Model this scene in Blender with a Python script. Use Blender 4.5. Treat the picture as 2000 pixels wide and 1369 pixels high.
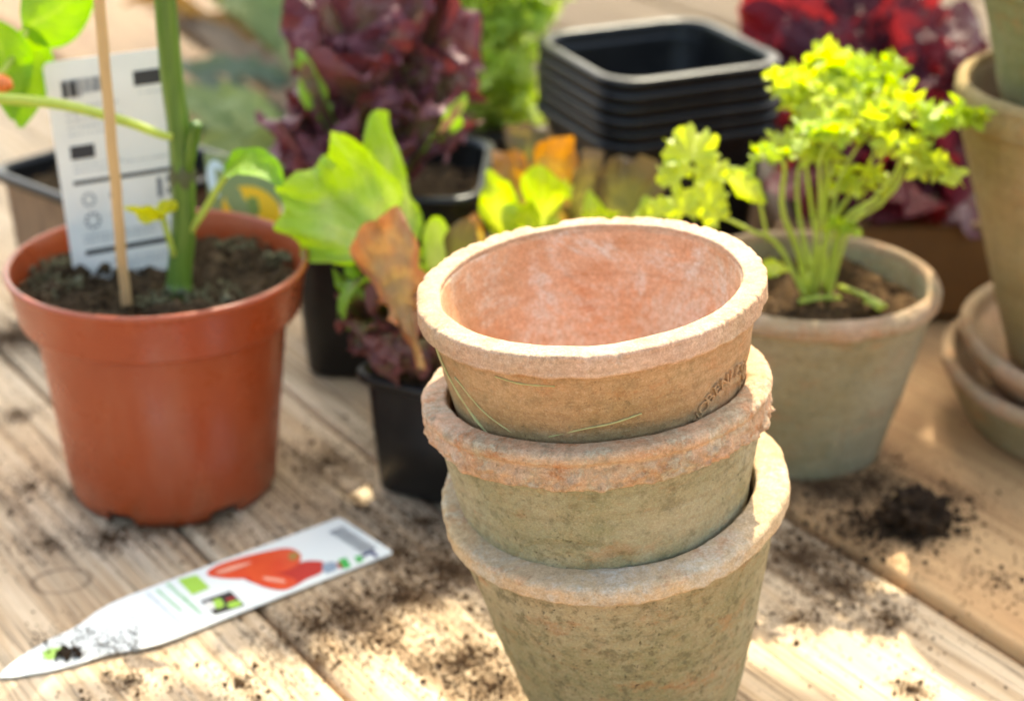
import bpy, bmesh, math, random
import numpy as np
from mathutils import Vector, Matrix, noise as mn
random.seed(7)
R = math.radians
for o in list(bpy.data.objects): bpy.data.objects.remove(o)
scn = bpy.context.scene
C = scn.collection

# ---------------------------------------------------------------- camera
F, PITCH, H = 3800.0, R(24), 0.414            # focal length in pixels of a 2000 px wide frame
cam_d = bpy.data.cameras.new('camera'); cam = bpy.data.objects.new('camera', cam_d); C.objects.link(cam)
cam.location = (0, 0, H); cam.rotation_euler = (R(90) - PITCH, 0, 0)
cam_d.sensor_width = 36; cam_d.lens = 36*F/2000
cam_d.clip_start = .02; cam_d.clip_end = 100
cam_d.dof.use_dof = True; cam_d.dof.focus_distance = .598; cam_d.dof.aperture_fstop = 9.0
scn.camera = cam
# ---------------------------------------------------------------- sky and sun
SUN_AZ, SUN_EL = R(15), R(50)
S = Vector((math.sin(SUN_AZ)*math.cos(SUN_EL), math.cos(SUN_AZ)*math.cos(SUN_EL), math.sin(SUN_EL)))
w = bpy.data.worlds.new('World'); scn.world = w; w.use_nodes = True
wn = w.node_tree; bg = wn.nodes['Background']
sk = wn.nodes.new('ShaderNodeTexSky'); sk.sky_type = 'NISHITA'; sk.sun_disc = False
sk.sun_elevation = SUN_EL; sk.sun_rotation = SUN_AZ; sk.dust_density = 5; sk.ozone_density = .6; sk.air_density = 1
wn.links.new(sk.outputs[0], bg.inputs[0]); bg.inputs[1].default_value = .15
sd = bpy.data.lights.new('sun', 'SUN'); sd.energy = 2.25; sd.angle = R(.53); sd.color = (1, .93, .80)
so = bpy.data.objects.new('sun', sd); C.objects.link(so); so.rotation_euler = (-S).to_track_quat('-Z', 'Y').to_euler()
so.location = (.4, 1.6, 2)
vs = scn.view_settings; vs.view_transform = 'Standard'; vs.look = 'None'; vs.gamma = 1; vs.exposure = 2.08
vs.use_curve_mapping = False
vs.use_white_balance = True; vs.white_balance_temperature = 7100; vs.white_balance_tint = 2

cy_ = scn.cycles; cy_.max_bounces = 7; cy_.diffuse_bounces = 4; cy_.glossy_bounces = 3; cy_.transmission_bounces = 5; cy_.caustics_reflective = False; cy_.caustics_refractive = False

# ---------------------------------------------------------------- pixel helpers (2000 x 1369 photograph -> world points with a real depth)
cP, sP = math.cos(PITCH), math.sin(PITCH)
def ray(px, py):
    cx = (px-1000)/F; cy = -(py-684.5)/F
    return Vector((cx, cP+sP*cy, -sP+cP*cy))
def at(px, py, d):
    r = ray(px, py); return Vector((0, 0, H)) + r*(d/r.y)
def on(px, py, z=0.0):
    r = ray(px, py); return Vector((0, 0, H)) + r*((z-H)/r.z)
def depth(px, py, dd):
    return Vector((0, 0, H)) + ray(px, py)*dd

# ---------------------------------------------------------------- object helpers
def tag(o, label=None, cat=None, group=None, kind=None):
    if label: o['label'] = label
    if cat: o['category'] = cat
    if group: o['group'] = group
    if kind: o['kind'] = kind
    return o
def thing(name, label, cat, loc=(0, 0, 0), rot=None, group=None):
    o = bpy.data.objects.new(name, None); C.objects.link(o); o.location = loc
    o.empty_display_size = .02
    if rot is not None:
        o.rotation_mode = 'QUATERNION'; o.rotation_quaternion = rot
    return tag(o, label, cat, group)
def mesh(name, verts, faces, smooth=True, uvs=None):
    me = bpy.data.meshes.new(name); me.from_pydata([tuple(v) for v in verts], [], faces); me.update()
    if smooth: me.polygons.foreach_set('use_smooth', [True]*len(me.polygons))
    if uvs is not None:
        l = me.uv_layers.new(name='UVMap')
        idx = np.empty(len(me.loops), dtype=np.int32); me.loops.foreach_get('vertex_index', idx)
        l.data.foreach_set('uv', np.asarray(uvs, dtype=np.float32)[idx].ravel())
    return me
def obj(name, verts, faces, mat, parent=None, smooth=True, uvs=None, world=False):
    if world and parent is not None:
        b = parent.location; verts = [(v[0]-b[0], v[1]-b[1], v[2]-b[2]) for v in verts]
    me = mesh(name, verts, faces, smooth, uvs)
    if mat: me.materials.append(mat)
    o = bpy.data.objects.new(name, me); C.objects.link(o)
    if parent is not None: o.parent = parent
    return o
class MB:
    def __init__(s): s.v = []; s.f = []; s.uv = []
    def add(s, v, f, uv=None):
        n = len(s.v); s.v += [tuple(x) for x in v]; s.f += [tuple(i+n for i in q) for q in f]
        s.uv += list(uv) if uv is not None else [(0.5, .5)]*len(v)
    def build(s, name, mat, parent=None, smooth=True, world=False):
        return obj(name, s.v, s.f, mat, parent, smooth, s.uv, world)
def fb(p, o=4): return mn.fractal(p, 1.0, 2.0, o)
def grid_faces(nr, nc, wrap=True):
    f = []
    for i in range(nr-1):
        for j in range(nc if wrap else nc-1):
            k = (j+1) % nc
            f.append((i*nc+j, i*nc+k, (i+1)*nc+k, (i+1)*nc+j))
    return f
def tube(pts, radii, n=10, caps=True):
    pts = [Vector(p) for p in pts]; v = []; m = len(pts)
    ref = Vector((0, 0, 1)); t0 = (pts[1]-pts[0]).normalized()
    if abs(t0.z) > .9: ref = Vector((0, 1, 0))
    for i, p in enumerate(pts):
        t = (pts[min(i+1, m-1)]-pts[max(i-1, 0)]).normalized()
        a = t.cross(ref).normalized(); b = a.cross(t)
        r = radii[i] if isinstance(radii, (list, tuple)) else radii
        for j in range(n):
            q = 2*math.pi*j/n; v.append(p + a*(r*math.cos(q)) + b*(r*math.sin(q)))
    f = grid_faces(m, n)
    if caps: f += [tuple(range(n-1, -1, -1)), tuple((m-1)*n+j for j in range(n))]
    return v, f
def bez(P, n):
    P = [Vector(p) for p in P]; out = []
    for i in range(n):
        t = i/(n-1); q = P
        while len(q) > 1: q = [q[k].lerp(q[k+1], t) for k in range(len(q)-1)]
        out.append(q[0])
    return out
def spline(P, n):      # Catmull-Rom through the points
    P = [Vector(p) for p in P]; Q = [P[0]*2-P[1]] + P + [P[-1]*2-P[-2]]; out = []; m = len(P)-1
    for i in range(n):
        t = i/(n-1)*m; k = min(int(t), m-1); t -= k
        a, b, c, d = Q[k:k+4]
        out.append(.5*((2*b)+(c-a)*t+(2*a-5*b+4*c-d)*t*t+(3*b-a-3*c+d)*t**3))
    return out

# ---------------------------------------------------------------- material helper
def lin(r, g, b):
    f = lambda c: (c/255/12.92) if c/255 <= .04045 else ((c/255+.055)/1.055)**2.4
    return (f(r), f(g), f(b), 1)
class M:
    def __init__(s, name):
        s.m = bpy.data.materials.new(name); s.m.use_nodes = True; s.t = s.m.node_tree
        s.p = s.t.nodes['Principled BSDF']; s.out = s.t.nodes['Material Output']
        s.tc = s.t.nodes.new('ShaderNodeTexCoord')
    def set(s, sock, val):
        if hasattr(val, 'is_output') or isinstance(val, bpy.types.NodeSocket): s.t.links.new(val, sock)
        else: sock.default_value = val
    def N(s, ty, **kw):
        n = s.t.nodes.new('ShaderNode'+ty)
        for k, v in kw.items(): setattr(n, k, v)
        return n
    def co(s, kind='Object', scale=(1, 1, 1), loc=(0, 0, 0), rot=(0, 0, 0)):
        mp = s.N('Mapping'); s.t.links.new(s.tc.outputs[kind], mp.inputs[0])
        mp.inputs['Scale'].default_value = scale; mp.inputs['Location'].default_value = loc; mp.inputs['Rotation'].default_value = rot
        return mp.outputs[0]
    def pos(s): return s.N('NewGeometry').outputs['Position']
    def noise(s, vec, scale, detail=5, rough=.55, dist=0):
        n = s.N('TexNoise'); s.set(n.inputs['Vector'], vec); n.inputs['Scale'].default_value = scale
        n.inputs['Detail'].default_value = detail; n.inputs['Roughness'].default_value = rough; n.inputs['Distortion'].default_value = dist
        return n.outputs[0]
    def voro(s, vec, scale, out='Distance', feat='F1', rnd=1):
        n = s.N('TexVoronoi', feature=feat); s.set(n.inputs['Vector'], vec); n.inputs['Scale'].default_value = scale
        n.inputs['Randomness'].default_value = rnd
        return n.outputs[out]
    def ramp(s, fac, stops):
        n = s.N('ValToRGB'); s.set(n.inputs[0], fac); e = n.color_ramp.elements
        while len(e) < len(stops): e.new(.5)
        for el, (p, c) in zip(e, stops):
            el.position = p; el.color = c if hasattr(c, '__len__') else (c, c, c, 1)
        return n.outputs[0]
    def map(s, v, a, b, c=0, d=1, smooth=False):
        n = s.N('MapRange'); n.clamp = True
        if smooth: n.interpolation_type = 'SMOOTHSTEP'
        s.set(n.inputs[0], v)
        for i, x in enumerate((a, b, c, d)): s.set(n.inputs[1+i], x)
        return n.outputs[0]
    def math(s, op, a, b=0.0, c=None):
        n = s.N('Math', operation=op); s.set(n.inputs[0], a); s.set(n.inputs[1], b)
        if c is not None: s.set(n.inputs[2], c)
        return n.outputs[0]
    def mix(s, fac, a, b, blend='MIX'):
        n = s.N('Mix', data_type='RGBA', blend_type=blend); s.set(n.inputs[0], fac); s.set(n.inputs[6], a); s.set(n.inputs[7], b)
        return n.outputs[2]
    def sep(s, v):
        n = s.N('SeparateXYZ'); s.set(n.inputs[0], v); return n.outputs
    def bump(s, h, strength=.5, dist=.001, prev=None):
        n = s.N('Bump'); s.set(n.inputs['Height'], h); n.inputs['Strength'].default_value = strength; n.inputs['Distance'].default_value = dist
        if prev is not None: s.set(n.inputs['Normal'], prev)
        return n.outputs[0]
    def fin(s, color=None, rough=None, normal=None, **kw):
        if color is not None: s.set(s.p.inputs['Base Color'], color)
        if rough is not None: s.set(s.p.inputs['Roughness'], rough)
        if normal is not None: s.set(s.p.inputs['Normal'], normal)
        for k, v in kw.items(): s.set(s.p.inputs[k.replace('_', ' ')], v)
        return s.m

# ---------------------------------------------------------------- materials
def plain(name, col, rough=.6, **kw):
    m = M(name); n = m.noise(m.co(), 60, 4)
    c = m.mix(m.map(n, .35, .7, 0, .25), col, tuple(x*.72 for x in col[:3])+(1,))
    return m.fin(c, rough, **kw)
def terracotta(name, base, alt, film, film_lo, film_hi, film_amt, seed, dirt=.5, bleach=(1, 1, 1, 1), bleach_amt=.2, bump=.6, orange=.35, flake=0.0):
    """fired clay, colour drifts base<->alt; algae / lime film in patches between two heights; throwing lines, grain, pits"""
    m = M(name); off = (seed*1.7, seed*.9, seed*.37); v = m.co(loc=off); raw = m.co()
    n0 = m.noise(v, 14, 4, .6, .6); n1 = m.noise(v, 38, 7, .66); n2 = m.noise(v, 120, 7, .7); n3 = m.noise(v, 480, 5, .7); n5 = m.noise(v, 1500, 3, .7)
    line = m.noise(m.co(scale=(10, 10, 330), loc=off), 1, 4, .65)
    c = m.mix(m.map(n1, .36, .64), base, alt)
    z = m.sep(raw)[2]
    fm = m.map(m.math('ADD', z, m.math('MULTIPLY', m.math('SUBTRACT', n0, .5), .11)), film_lo, film_hi, 1, 0, True)
    fm = m.math('MULTIPLY', fm, m.map(m.math('ADD', n2, m.math('MULTIPLY', n3, .35)), .50, .80, .40, 1)); fm = m.math('MULTIPLY', fm, film_amt)
    c = m.mix(fm, c, film)
    bl = m.math('MULTIPLY', m.map(m.noise(v, 30, 8, .78, .5), .47, .60), bleach_amt); bl = m.math('MULTIPLY', bl, m.map(n3, .35, .6, .5, 1)); c = m.mix(bl, c, bleach)
    op = m.math('MULTIPLY', m.map(m.noise(m.co(scale=(1, 1, 1.8), loc=(off[1], off[0], 2)), 42, 9, .78), .545, .63), orange); c = m.mix(op, c, lin(206, 132, 80))
    if flake:
        fk = m.map(m.noise(v, 75, 9, .8, .3), .52, .56); c = m.mix(m.math('MULTIPLY', fk, flake), c, lin(230, 218, 196))
        fk2 = m.map(m.noise(v, 95, 8, .8, .2), .60, .65); c = m.mix(m.math('MULTIPLY', fk2, flake), c, lin(196, 130, 90))
    c = m.mix(m.map(n3, .34, .62, .50, 0), c, (.62, .56, .48, 1), 'MULTIPLY')
    c = m.mix(m.map(n0, .40, .60, .75, 0), c, (.78, .78, .66, 1), 'MULTIPLY')
    c = m.mix(m.map(n5, .38, .60, .42, 0), c, (.60, .55, .48, 1), 'MULTIPLY'); c = m.mix(m.map(n5, .58, .70, 0, .2), c, (.75, .66, .52, 1))
    c = m.mix(m.map(line, .34, .50, .40, 0), c, (.72, .66, .58, 1), 'MULTIPLY')
    g = m.math('MULTIPLY', m.map(m.noise(v, 210, 7, .75), .50, .62), .6*dirt); c = m.mix(g, c, lin(92, 86, 58))
    sp = m.math('MULTIPLY', m.map(m.noise(v, 640, 4, .75), .61, .67), m.map(m.noise(v, 24, 3), .42, .58)); c = m.mix(m.math('MULTIPLY', sp, dirt), c, lin(52, 40, 30))
    h = m.math('ADD', m.math('MULTIPLY', m.noise(v, 360, 7, .72), 1.1), m.math('MULTIPLY', n2, 1.3)); h = m.math('ADD', h, m.math('MULTIPLY', n5, .35)); h = m.math('ADD', h, m.math('MULTIPLY', line, .5)); h = m.math('SUBTRACT', h, m.math('MULTIPLY', sp, .6))
    if flake: h = m.math('ADD', h, m.math('MULTIPLY', fk, .5))
    return m.fin(c, m.map(n2, .3, .7, .82, .95), m.bump(h, bump, .0013), Specular_IOR_Level=.25)
PEACH, TAN, CLAY = lin(206, 158, 122), lin(190, 150, 108), lin(198, 140, 104)
GREEN_FILM, GREY = lin(136, 128, 92), lin(196, 190, 176)
T_rim1 = terracotta('clay_pale_rim', lin(226, 190, 164), lin(216, 174, 146), lin(190, 160, 120), -1, -.9, 0, 1, .35, lin(226, 200, 168), .35)
T_body1 = terracotta('clay_brown_body', lin(208, 170, 132), lin(196, 154, 114), lin(158, 148, 102), .02, .100, .7, 2, .45, lin(206, 178, 140), .15)
T_in1 = terracotta('clay_orange_inside', lin(232, 188, 156), lin(224, 168, 130), GREY, -1, -.9, 0, 3, .1, lin(230, 220, 208), .9, .3, .5)
T_rim2 = terracotta('clay_crusted_rim', lin(234, 196, 168), lin(222, 170, 134), lin(180, 164, 132), -1, -.9, 0, 4, .5, lin(214, 200, 176), .6, .6, .7, .5)
T_body2 = terracotta('clay_green_body', lin(212, 200, 170), lin(204, 186, 152), lin(152, 152, 116), .02, .15, .95, 5, .7, lin(196, 178, 140), .25, .9, .3)
T_rim3 = terracotta('clay_sandy_rim', lin(230, 200, 164), lin(220, 184, 146), lin(180, 164, 132), -1, -.9, 0, 6, .3, lin(214, 212, 206), .6, .6, .4)
T_body3 = terracotta('clay_mottled_body', lin(216, 196, 162), lin(206, 180, 142), lin(158, 154, 116), .02, .16, .9, 8, 1.0, lin(200, 176, 138), .25, .9, .45)
T_grey = terracotta('clay_grey_green', lin(184, 170, 138), lin(190, 170, 132), lin(160, 158, 130), .0, .09, .7, 9, .4, lin(172, 164, 144), .3, .7, .35)
T_greyrim = terracotta('clay_pinkish_rim', lin(214, 172, 142), lin(200, 174, 142), GREY, -1, -.9, 0, 10, .3, lin(196, 182, 160), .5, .7, .4)
T_olive = terracotta('clay_olive', lin(156, 150, 106), lin(166, 152, 110), lin(128, 132, 84), .0, .2, .8, 11, .3, lin(160, 150, 118), .2)
T_tanpot = terracotta('clay_tan', lin(196, 170, 122), lin(188, 156, 108), lin(160, 150, 102), .0, .1, .5, 12, .3, lin(180, 160, 124), .25)

def orange_plastic():
    m = M('orange_plastic'); v = m.co()
    n = m.noise(v, 25, 4); c = m.mix(m.map(n, .3, .7), lin(160, 70, 33), lin(152, 64, 30))
    sm = m.map(m.noise(m.co(scale=(1, 1, .25)), 60, 6, .7),   .48, .72, 0, .16); c = m.mix(sm, c, lin(176, 128, 98))
    d = m.math('MULTIPLY', m.map(m.voro(v, 75), .06, .10, 1, 0), m.map(m.noise(v, 35), .55, .6)); c = m.mix(m.math('MULTIPLY', d, .6), c, lin(96, 50, 30))
    z = m.sep(v)[2]; du = m.math('MULTIPLY', m.map(z, .0, .02, 1, 0), m.map(m.noise(v, 90, 5, .7), .45, .65)); c = m.mix(m.math('MULTIPLY', du, .5), c, lin(110, 84, 62))
    return m.fin(c, m.map(m.noise(v, 70, 6, .7), .35, .7, .24, .42), m.bump(m.noise(v, 500, 3), .05, .0005), Specular_IOR_Level=.6)
PLASTIC = orange_plastic()
def black_plastic():
    m = M('black_plastic'); v = m.co(); n = m.noise(v, 55, 6, .7)
    c = m.mix(m.map(n, .5, .75, 0, .35), lin(22, 21, 21), lin(62, 58, 52))
    return m.fin(c, m.map(n, .3, .7, .28, .42), m.bump(m.noise(v, 300, 3), .06, .0005), Specular_IOR_Level=.35)
BLACK = black_plastic()
def sunlit_dusty_brown():
    m = M('sunlit_dusty_brown_plastic'); v = m.co(); n = m.noise(m.co(scale=(1, 1, .15)), 160, 4, .6)
    return m.fin(m.mix(m.map(n, .3, .7), lin(96, 74, 56), lin(132, 106, 82)), .6)  # black pot wall: its sunlit brown and some dust put into the colour
SUNLIT_DUSTY = sunlit_dusty_brown()
def soil_mat(name, a, b, hl):
    m = M(name); v = m.co(); n = m.noise(v, 130, 8, .75)
    c = m.ramp(n, [(.32, a), (.55, b), (.72, hl)])
    return m.fin(c, .95, m.bump(m.noise(v, 260, 8, .75), 1.0, .004), Specular_IOR_Level=.15)
SOIL_DARK = soil_mat('soil_dark', lin(48, 36, 24), lin(92, 74, 52), lin(142, 120, 90))
SOIL_BROWN = soil_mat('soil_brown', lin(58, 42, 28), lin(112, 84, 56), lin(160, 124, 84))
CRUMB = soil_mat('soil_crumb', lin(70, 50, 34), lin(112, 84, 58), lin(150, 116, 80))
MOSS = soil_mat('moss', lin(84, 80, 56), lin(140, 134, 100), lin(206, 200, 166))
CLODM = soil_mat('soil_clod', lin(34, 25, 18), lin(74, 56, 40), lin(136, 104, 70))

DIRT = [  # pixel, radius in metres, strength: trodden-in soil with a shape of its own
 (1610, 965, .045, 1.0), (1700, 960, .035, .9), (1560, 1090, .035, .95), (1640, 1140, .030, .9), (1730, 1210, .028, .55), (1560, 1210, .03, .5), (1780, 1345, .016, .7),
 (880, 1110, .040, .95), (790, 1165, .034, .9), (680, 1200, .028, .8), (830, 1020, .035, .6), (900, 1290, .034, .9), (960, 1340, .026, .9), (620, 1290, .020, .7), (560, 1250, .018, .5),
 (300, 1020, .026, .9), (215, 1050, .022, .9), (400, 1015, .024, .8), (20, 660, .05, .85), (30, 810, .022, .6), (150, 960, .016, .6), (820, 860, .04, .7), (640, 900, .05, .45), (700, 990, .03, .35), (470, 1330, .03, .45), (780, 1080, .045, .55), (620, 1220, .04, .5), (1000, 1200, .05, .5), (740, 1250, .03, .55), (560, 1060, .04, .35), (250, 1330, .04, .3), (60, 950, .05, .35), (90, 1060, .03, .4), (1680, 1060, .045, .6), (1850, 990, .03, .5), (1950, 1150, .03, .3)]
def wood(name, pale, mid, dark, rough_grain, dirt=True, seed=0.0, sheen=.75):
    m = M(name); oi = m.N('ObjectInfo').outputs['Random']
    off = m.math('MULTIPLY', oi, 37.0)
    cv = m.N('CombineXYZ'); m.set(cv.inputs[0], off); m.set(cv.inputs[1], off); cv.inputs[2].default_value = seed
    ad = m.N('VectorMath', operation='ADD'); m.t.links.new(m.tc.outputs['Object'], ad.inputs[0]); m.t.links.new(cv.outputs[0], ad.inputs[1])
    base = ad.outputs[0]
    def sc(x, y, z=1.0):
        mp = m.N('Mapping'); m.t.links.new(base, mp.inputs[0]); mp.inputs['Scale'].default_value = (x, y, z); return mp.outputs[0]
    warp = m.noise(sc(3, 9), 1.6, 3)
    g1 = m.noise(sc(5, 150, 5), 1, 6, .6, .35); g2 = m.noise(sc(9, 420, 9), 1, 4, .6, .2); big = m.noise(sc(7, 22, 5), 1, 4)
    fac = m.math('ADD', m.math('MULTIPLY', g1, .62), m.math('MULTIPLY', big, .38))
    c = m.ramp(fac, [(.30, dark), (.44, mid), (.58, pale), (.75, tuple(min(1, x*1.12) for x in pale[:3])+(1,))])
    c = m.mix(m.map(g2, .42, .72, 0, .30), c, dark)
    crack = m.map(m.noise(sc(4, 190, 4), 1, 5, .65, .5), .60, .66); crack = m.math('MULTIPLY', crack, m.map(m.noise(sc(14, 26), 1, 3), .45, .6)); crack = m.math('MULTIPLY', crack, rough_grain)
    c = m.mix(m.math('MULTIPLY', crack, .75), c, lin(88, 66, 46))
    gl = m.noise(sc(2.2, 105, 3), 1, 4, .55, .5); gr = m.map(m.math('ABSOLUTE', m.math('SUBTRACT', gl, .5)), .0, .030, 1, 0); gr = m.math('MULTIPLY', gr, m.map(m.noise(sc(9, 30, 4), 1, 4), .40, .60, .25, 1)); gr = m.math('MULTIPLY', gr, .15+.85*rough_grain)
    c = m.mix(m.math('MULTIPLY', gr, .62), c, lin(104, 80, 58)); crack = m.math('MAXIMUM', crack, gr)
    h = m.math('ADD', m.math('MULTIPLY', g1, 1.2*rough_grain+.2), m.math('MULTIPLY', g2, .35)); h = m.math('SUBTRACT', h, m.math('MULTIPLY', crack, .9))
    if dirt:
        P = m.pos(); tot = None
        for px, py, r, s in DIRT:
            q = on(px, py); dn = m.N('VectorMath', operation='DISTANCE'); m.set(dn.inputs[0], P); dn.inputs[1].default_value = q
            k = m.map(dn.outputs['Value'], 0, r, s, 0, True); tot = k if tot is None else m.math('MAXIMUM', tot, k)
        dn1 = m.noise(P, 75, 8, .72); dn2 = m.noise(P, 300, 5, .7)
        msk = m.math('ADD', tot, m.math('MULTIPLY', m.math('SUBTRACT', dn1, .5), 1.9)); msk = m.math('ADD', msk, m.math('MULTIPLY', m.math('SUBTRACT', dn2, .5), .9))
        msk = m.math('ADD', msk, m.math('MULTIPLY', m.math('SUBTRACT', .5, g1), .9))
        msk = m.map(msk, .30, 1.0); msk = m.math('MULTIPLY', msk, m.map(tot, .0, .15))
        dc = m.mix(m.map(dn2, .35, .65), lin(82, 62, 44), lin(142, 112, 80))
        c = m.mix(m.math('MULTIPLY', msk, .88), c, dc)
        fine = m.math('MULTIPLY', m.map(m.noise(P, 380, 5, .75), .60, .68), m.map(m.noise(P, 24, 3), .42, .60)); c = m.mix(m.math('MULTIPLY', fine, .6), c, lin(96, 74, 54))
        # the oval knot in the left board
        kq = on(120, 1132); sb = m.N('VectorMath', operation='SUBTRACT'); m.set(sb.inputs[0], P); sb.inputs[1].default_value = kq
        rt = m.N('VectorRotate', rotation_type='Z_AXIS'); m.set(rt.inputs[0], sb.outputs[0]); rt.inputs['Angle'].default_value = R(-14)
        ks = m.sep(rt.outputs[0]); kx = m.math('DIVIDE', ks[0], .0118); ky = m.math('DIVIDE', ks[1], .0095)
        kr = m.math('SQRT', m.math('ADD', m.math('MULTIPLY', kx, kx), m.math('MULTIPLY', ky, ky))); kr = m.math('ADD', kr, m.math('MULTIPLY', m.math('SUBTRACT', dn1, .5), .5))
        ring = m.map(m.math('ABSOLUTE', m.math('SUBTRACT', kr, 1.0)), .02, .17, 1, 0); c = m.mix(m.math('MULTIPLY', ring, m.map(dn1, .35, .6, .25, .8)), c, lin(96, 72, 50))
        h = m.math('ADD', h, m.math('MULTIPLY', msk, m.math('MULTIPLY', dn2, 1.0)))
    return m.fin(c, sheen, m.bump(h, .75, .0016), Specular_IOR_Level=.3)
WOOD_OLD = wood('weathered_board', lin(216, 192, 160), lin(196, 166, 130), lin(146, 114, 82), 1.0)
WOOD_NEW = wood('smooth_board', lin(206, 164, 116), lin(192, 148, 102), lin(152, 110, 72), .25, True, 3.3, .6)
WOOD_FAR = wood('brown_board', lin(150, 118, 78), lin(136, 104, 66), lin(108, 78, 48), .4, False, 7.7, .65)
WOOD_BOX = wood('crate_board', lin(136, 100, 60), lin(118, 84, 48), lin(88, 60, 34), .4, False, 5.1, .6)
BAMBOO = plain('bamboo', lin(200, 164, 112), .55)

def leafm(name, centre, edge, back, edge_lo=.35, edge_hi=.95, trans=.45, rough=.38, vein=None, ns=60, tr_col=None, spec=.5):
    """thin leaf: colour runs from the midrib to the margin (UV), light comes through"""
    m = M(name); uv = m.co('UV'); s = m.sep(uv)
    e = m.math('MULTIPLY', m.math('ABSOLUTE', m.math('SUBTRACT', s[1], .5)), 2.0); e = m.math('MAXIMUM', e, m.math('POWER', s[0], 2.2))
    n = m.noise(m.co(), ns, 5, .6); e = m.math('ADD', e, m.math('MULTIPLY', m.math('SUBTRACT', n, .5), .9))
    k = m.map(e, edge_lo, edge_hi, 0, 1, True); c = m.mix(k, centre, edge)
    c = m.mix(m.map(n, .35, .75, 0, .35), c, back)
    if vein is not None:
        mid = m.map(m.math('ABSOLUTE', m.math('SUBTRACT', s[1], .5)), .012, .05, 1, 0); mid = m.math('MULTIPLY', mid, m.map(s[0], .1, .95, 1, .0))
        wv = m.math('ABSOLUTE', m.math('SINE', m.math('MULTIPLY', m.math('SUBTRACT', s[0], m.math('MULTIPLY', m.math('ABSOLUTE', m.math('SUBTRACT', s[1], .5)), .7)), 24.0)))
        vv = m.math('MAXIMUM', mid, m.map(wv, .0, .16, .5, 0)); c = m.mix(m.math('MULTIPLY', vv, .75), c, vein)
    nm = m.bump(m.noise(m.co(), 190, 5, .65, .4), .7, .0025)
    m.fin(c, rough, nm, Specular_IOR_Level=spec)
    tb = m.N('BsdfTranslucent'); hs = m.N('HueSaturation'); m.set(hs.inputs['Color'], c); hs.inputs['Saturation'].default_value = 1.15; hs.inputs['Value'].default_value = 1.25
    m.set(tb.inputs[0], hs.outputs[0] if tr_col is None else tr_col); m.set(tb.inputs['Normal'], nm)
    ms = m.N('MixShader'); ms.inputs[0].default_value = trans
    m.t.links.new(m.p.outputs[0], ms.inputs[1]); m.t.links.new(tb.outputs[0], ms.inputs[2]); m.t.links.new(ms.outputs[0], m.out.inputs[0])
    return m.m
L_GREEN = leafm('lettuce_green', lin(208, 220, 128), lin(178, 206, 70), lin(150, 188, 60), vein=lin(214, 224, 150))
L_LIME = leafm('lettuce_lime', lin(206, 212, 96), lin(184, 200, 60), lin(160, 184, 50), vein=lin(226, 228, 150))
L_ORANGE = leafm('lettuce_orange_brown', lin(206, 172, 120), lin(196, 132, 92), lin(172, 118, 90), vein=lin(206, 180, 120))
L_AMBER = leafm('lettuce_amber', lin(168, 146, 84), lin(196, 134, 66), lin(150, 110, 62))
L_OLIVE = leafm('lettuce_olive', lin(134, 128, 72), lin(120, 96, 70), lin(110, 112, 62))
L_PURPLE = leafm('lettuce_purple_green', lin(134, 128, 74), lin(122, 76, 74), lin(140, 98, 96))
L_GREENP = leafm('lettuce_green_margin', lin(120, 84, 78), lin(150, 186, 70), lin(110, 130, 60), .45, .8)
L_RED = leafm('lettuce_dark_red', lin(136, 110, 70), lin(124, 66, 74), lin(128, 86, 92), .25, .8, .22, .34, tr_col=lin(130, 52, 46))
L_RED2 = leafm('lettuce_bright_red', lin(88, 48, 50), lin(96, 34, 44), lin(74, 40, 50), .2, .7, .32, .28, tr_col=lin(190, 48, 52), spec=.25)
L_RED3 = leafm('lettuce_burgundy', lin(104, 60, 58), lin(96, 46, 54), lin(88, 52, 60), .2, .7, .28, .26, tr_col=lin(120, 30, 40), spec=.22)
L_CURLY = leafm('curly_green', lin(200, 216, 96), lin(204, 220, 116), lin(168, 198, 70))
L_PARSLEY = leafm('parsley_leaf', lin(210, 216, 84), lin(208, 216, 90), lin(186, 204, 70), trans=.5, rough=.34)
L_PARS2 = leafm('parsley_leaf_deep', lin(186, 202, 66), lin(182, 200, 66), lin(156, 184, 54), trans=.48, rough=.36)
L_PEPPER = leafm('pepper_leaf', lin(140, 176, 40), lin(126, 170, 32), lin(104, 150, 30), vein=lin(176, 196, 90), rough=.33)
L_PEPPERY = leafm('pepper_leaf_young', lin(196, 196, 60), lin(206, 204, 60), lin(176, 180, 50), rough=.36)
L_LEEK = leafm('leek_green', lin(142, 152, 92), lin(136, 148, 90), lin(150, 158, 104), trans=.2, rough=.75)
L_LEEKB = leafm('leek_withered', lin(146, 120, 92), lin(134, 112, 88), lin(156, 130, 100), trans=.2, rough=.75)
L_LEEKG = leafm('leek_blue_grey', lin(112, 122, 96), lin(118, 128, 100), lin(104, 114, 88), trans=.15, rough=.7)
L_DRY = leafm('leek_dry_yellow', lin(176, 132, 60), lin(168, 118, 54), lin(150, 100, 50), trans=.3, rough=.7)
L_SCREEN = leafm('screen_leaf', lin(96, 110, 50), lin(92, 106, 48), lin(84, 96, 44), trans=.35)  # leaf colour of the added, unseen shade caster overhead
STEM_P = leafm('parsley_stem', lin(196, 206, 92), lin(190, 202, 84), lin(206, 212, 110), trans=.35)
def stem_mat():
    m = M('pepper_stem'); v = m.co(scale=(1, 1, .1)); n = m.noise(v, 350, 4)
    c = m.mix(m.map(n, .35, .65), lin(66, 98, 26), lin(100, 128, 40)); return m.fin(c, .42)
STEM = stem_mat()
NODE = plain('pepper_node', lin(74, 78, 42), .5)
WHITE = plain('white_card', lin(238, 232, 218), .42)
def printm(name, col): return plain(name, col, .5)
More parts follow.
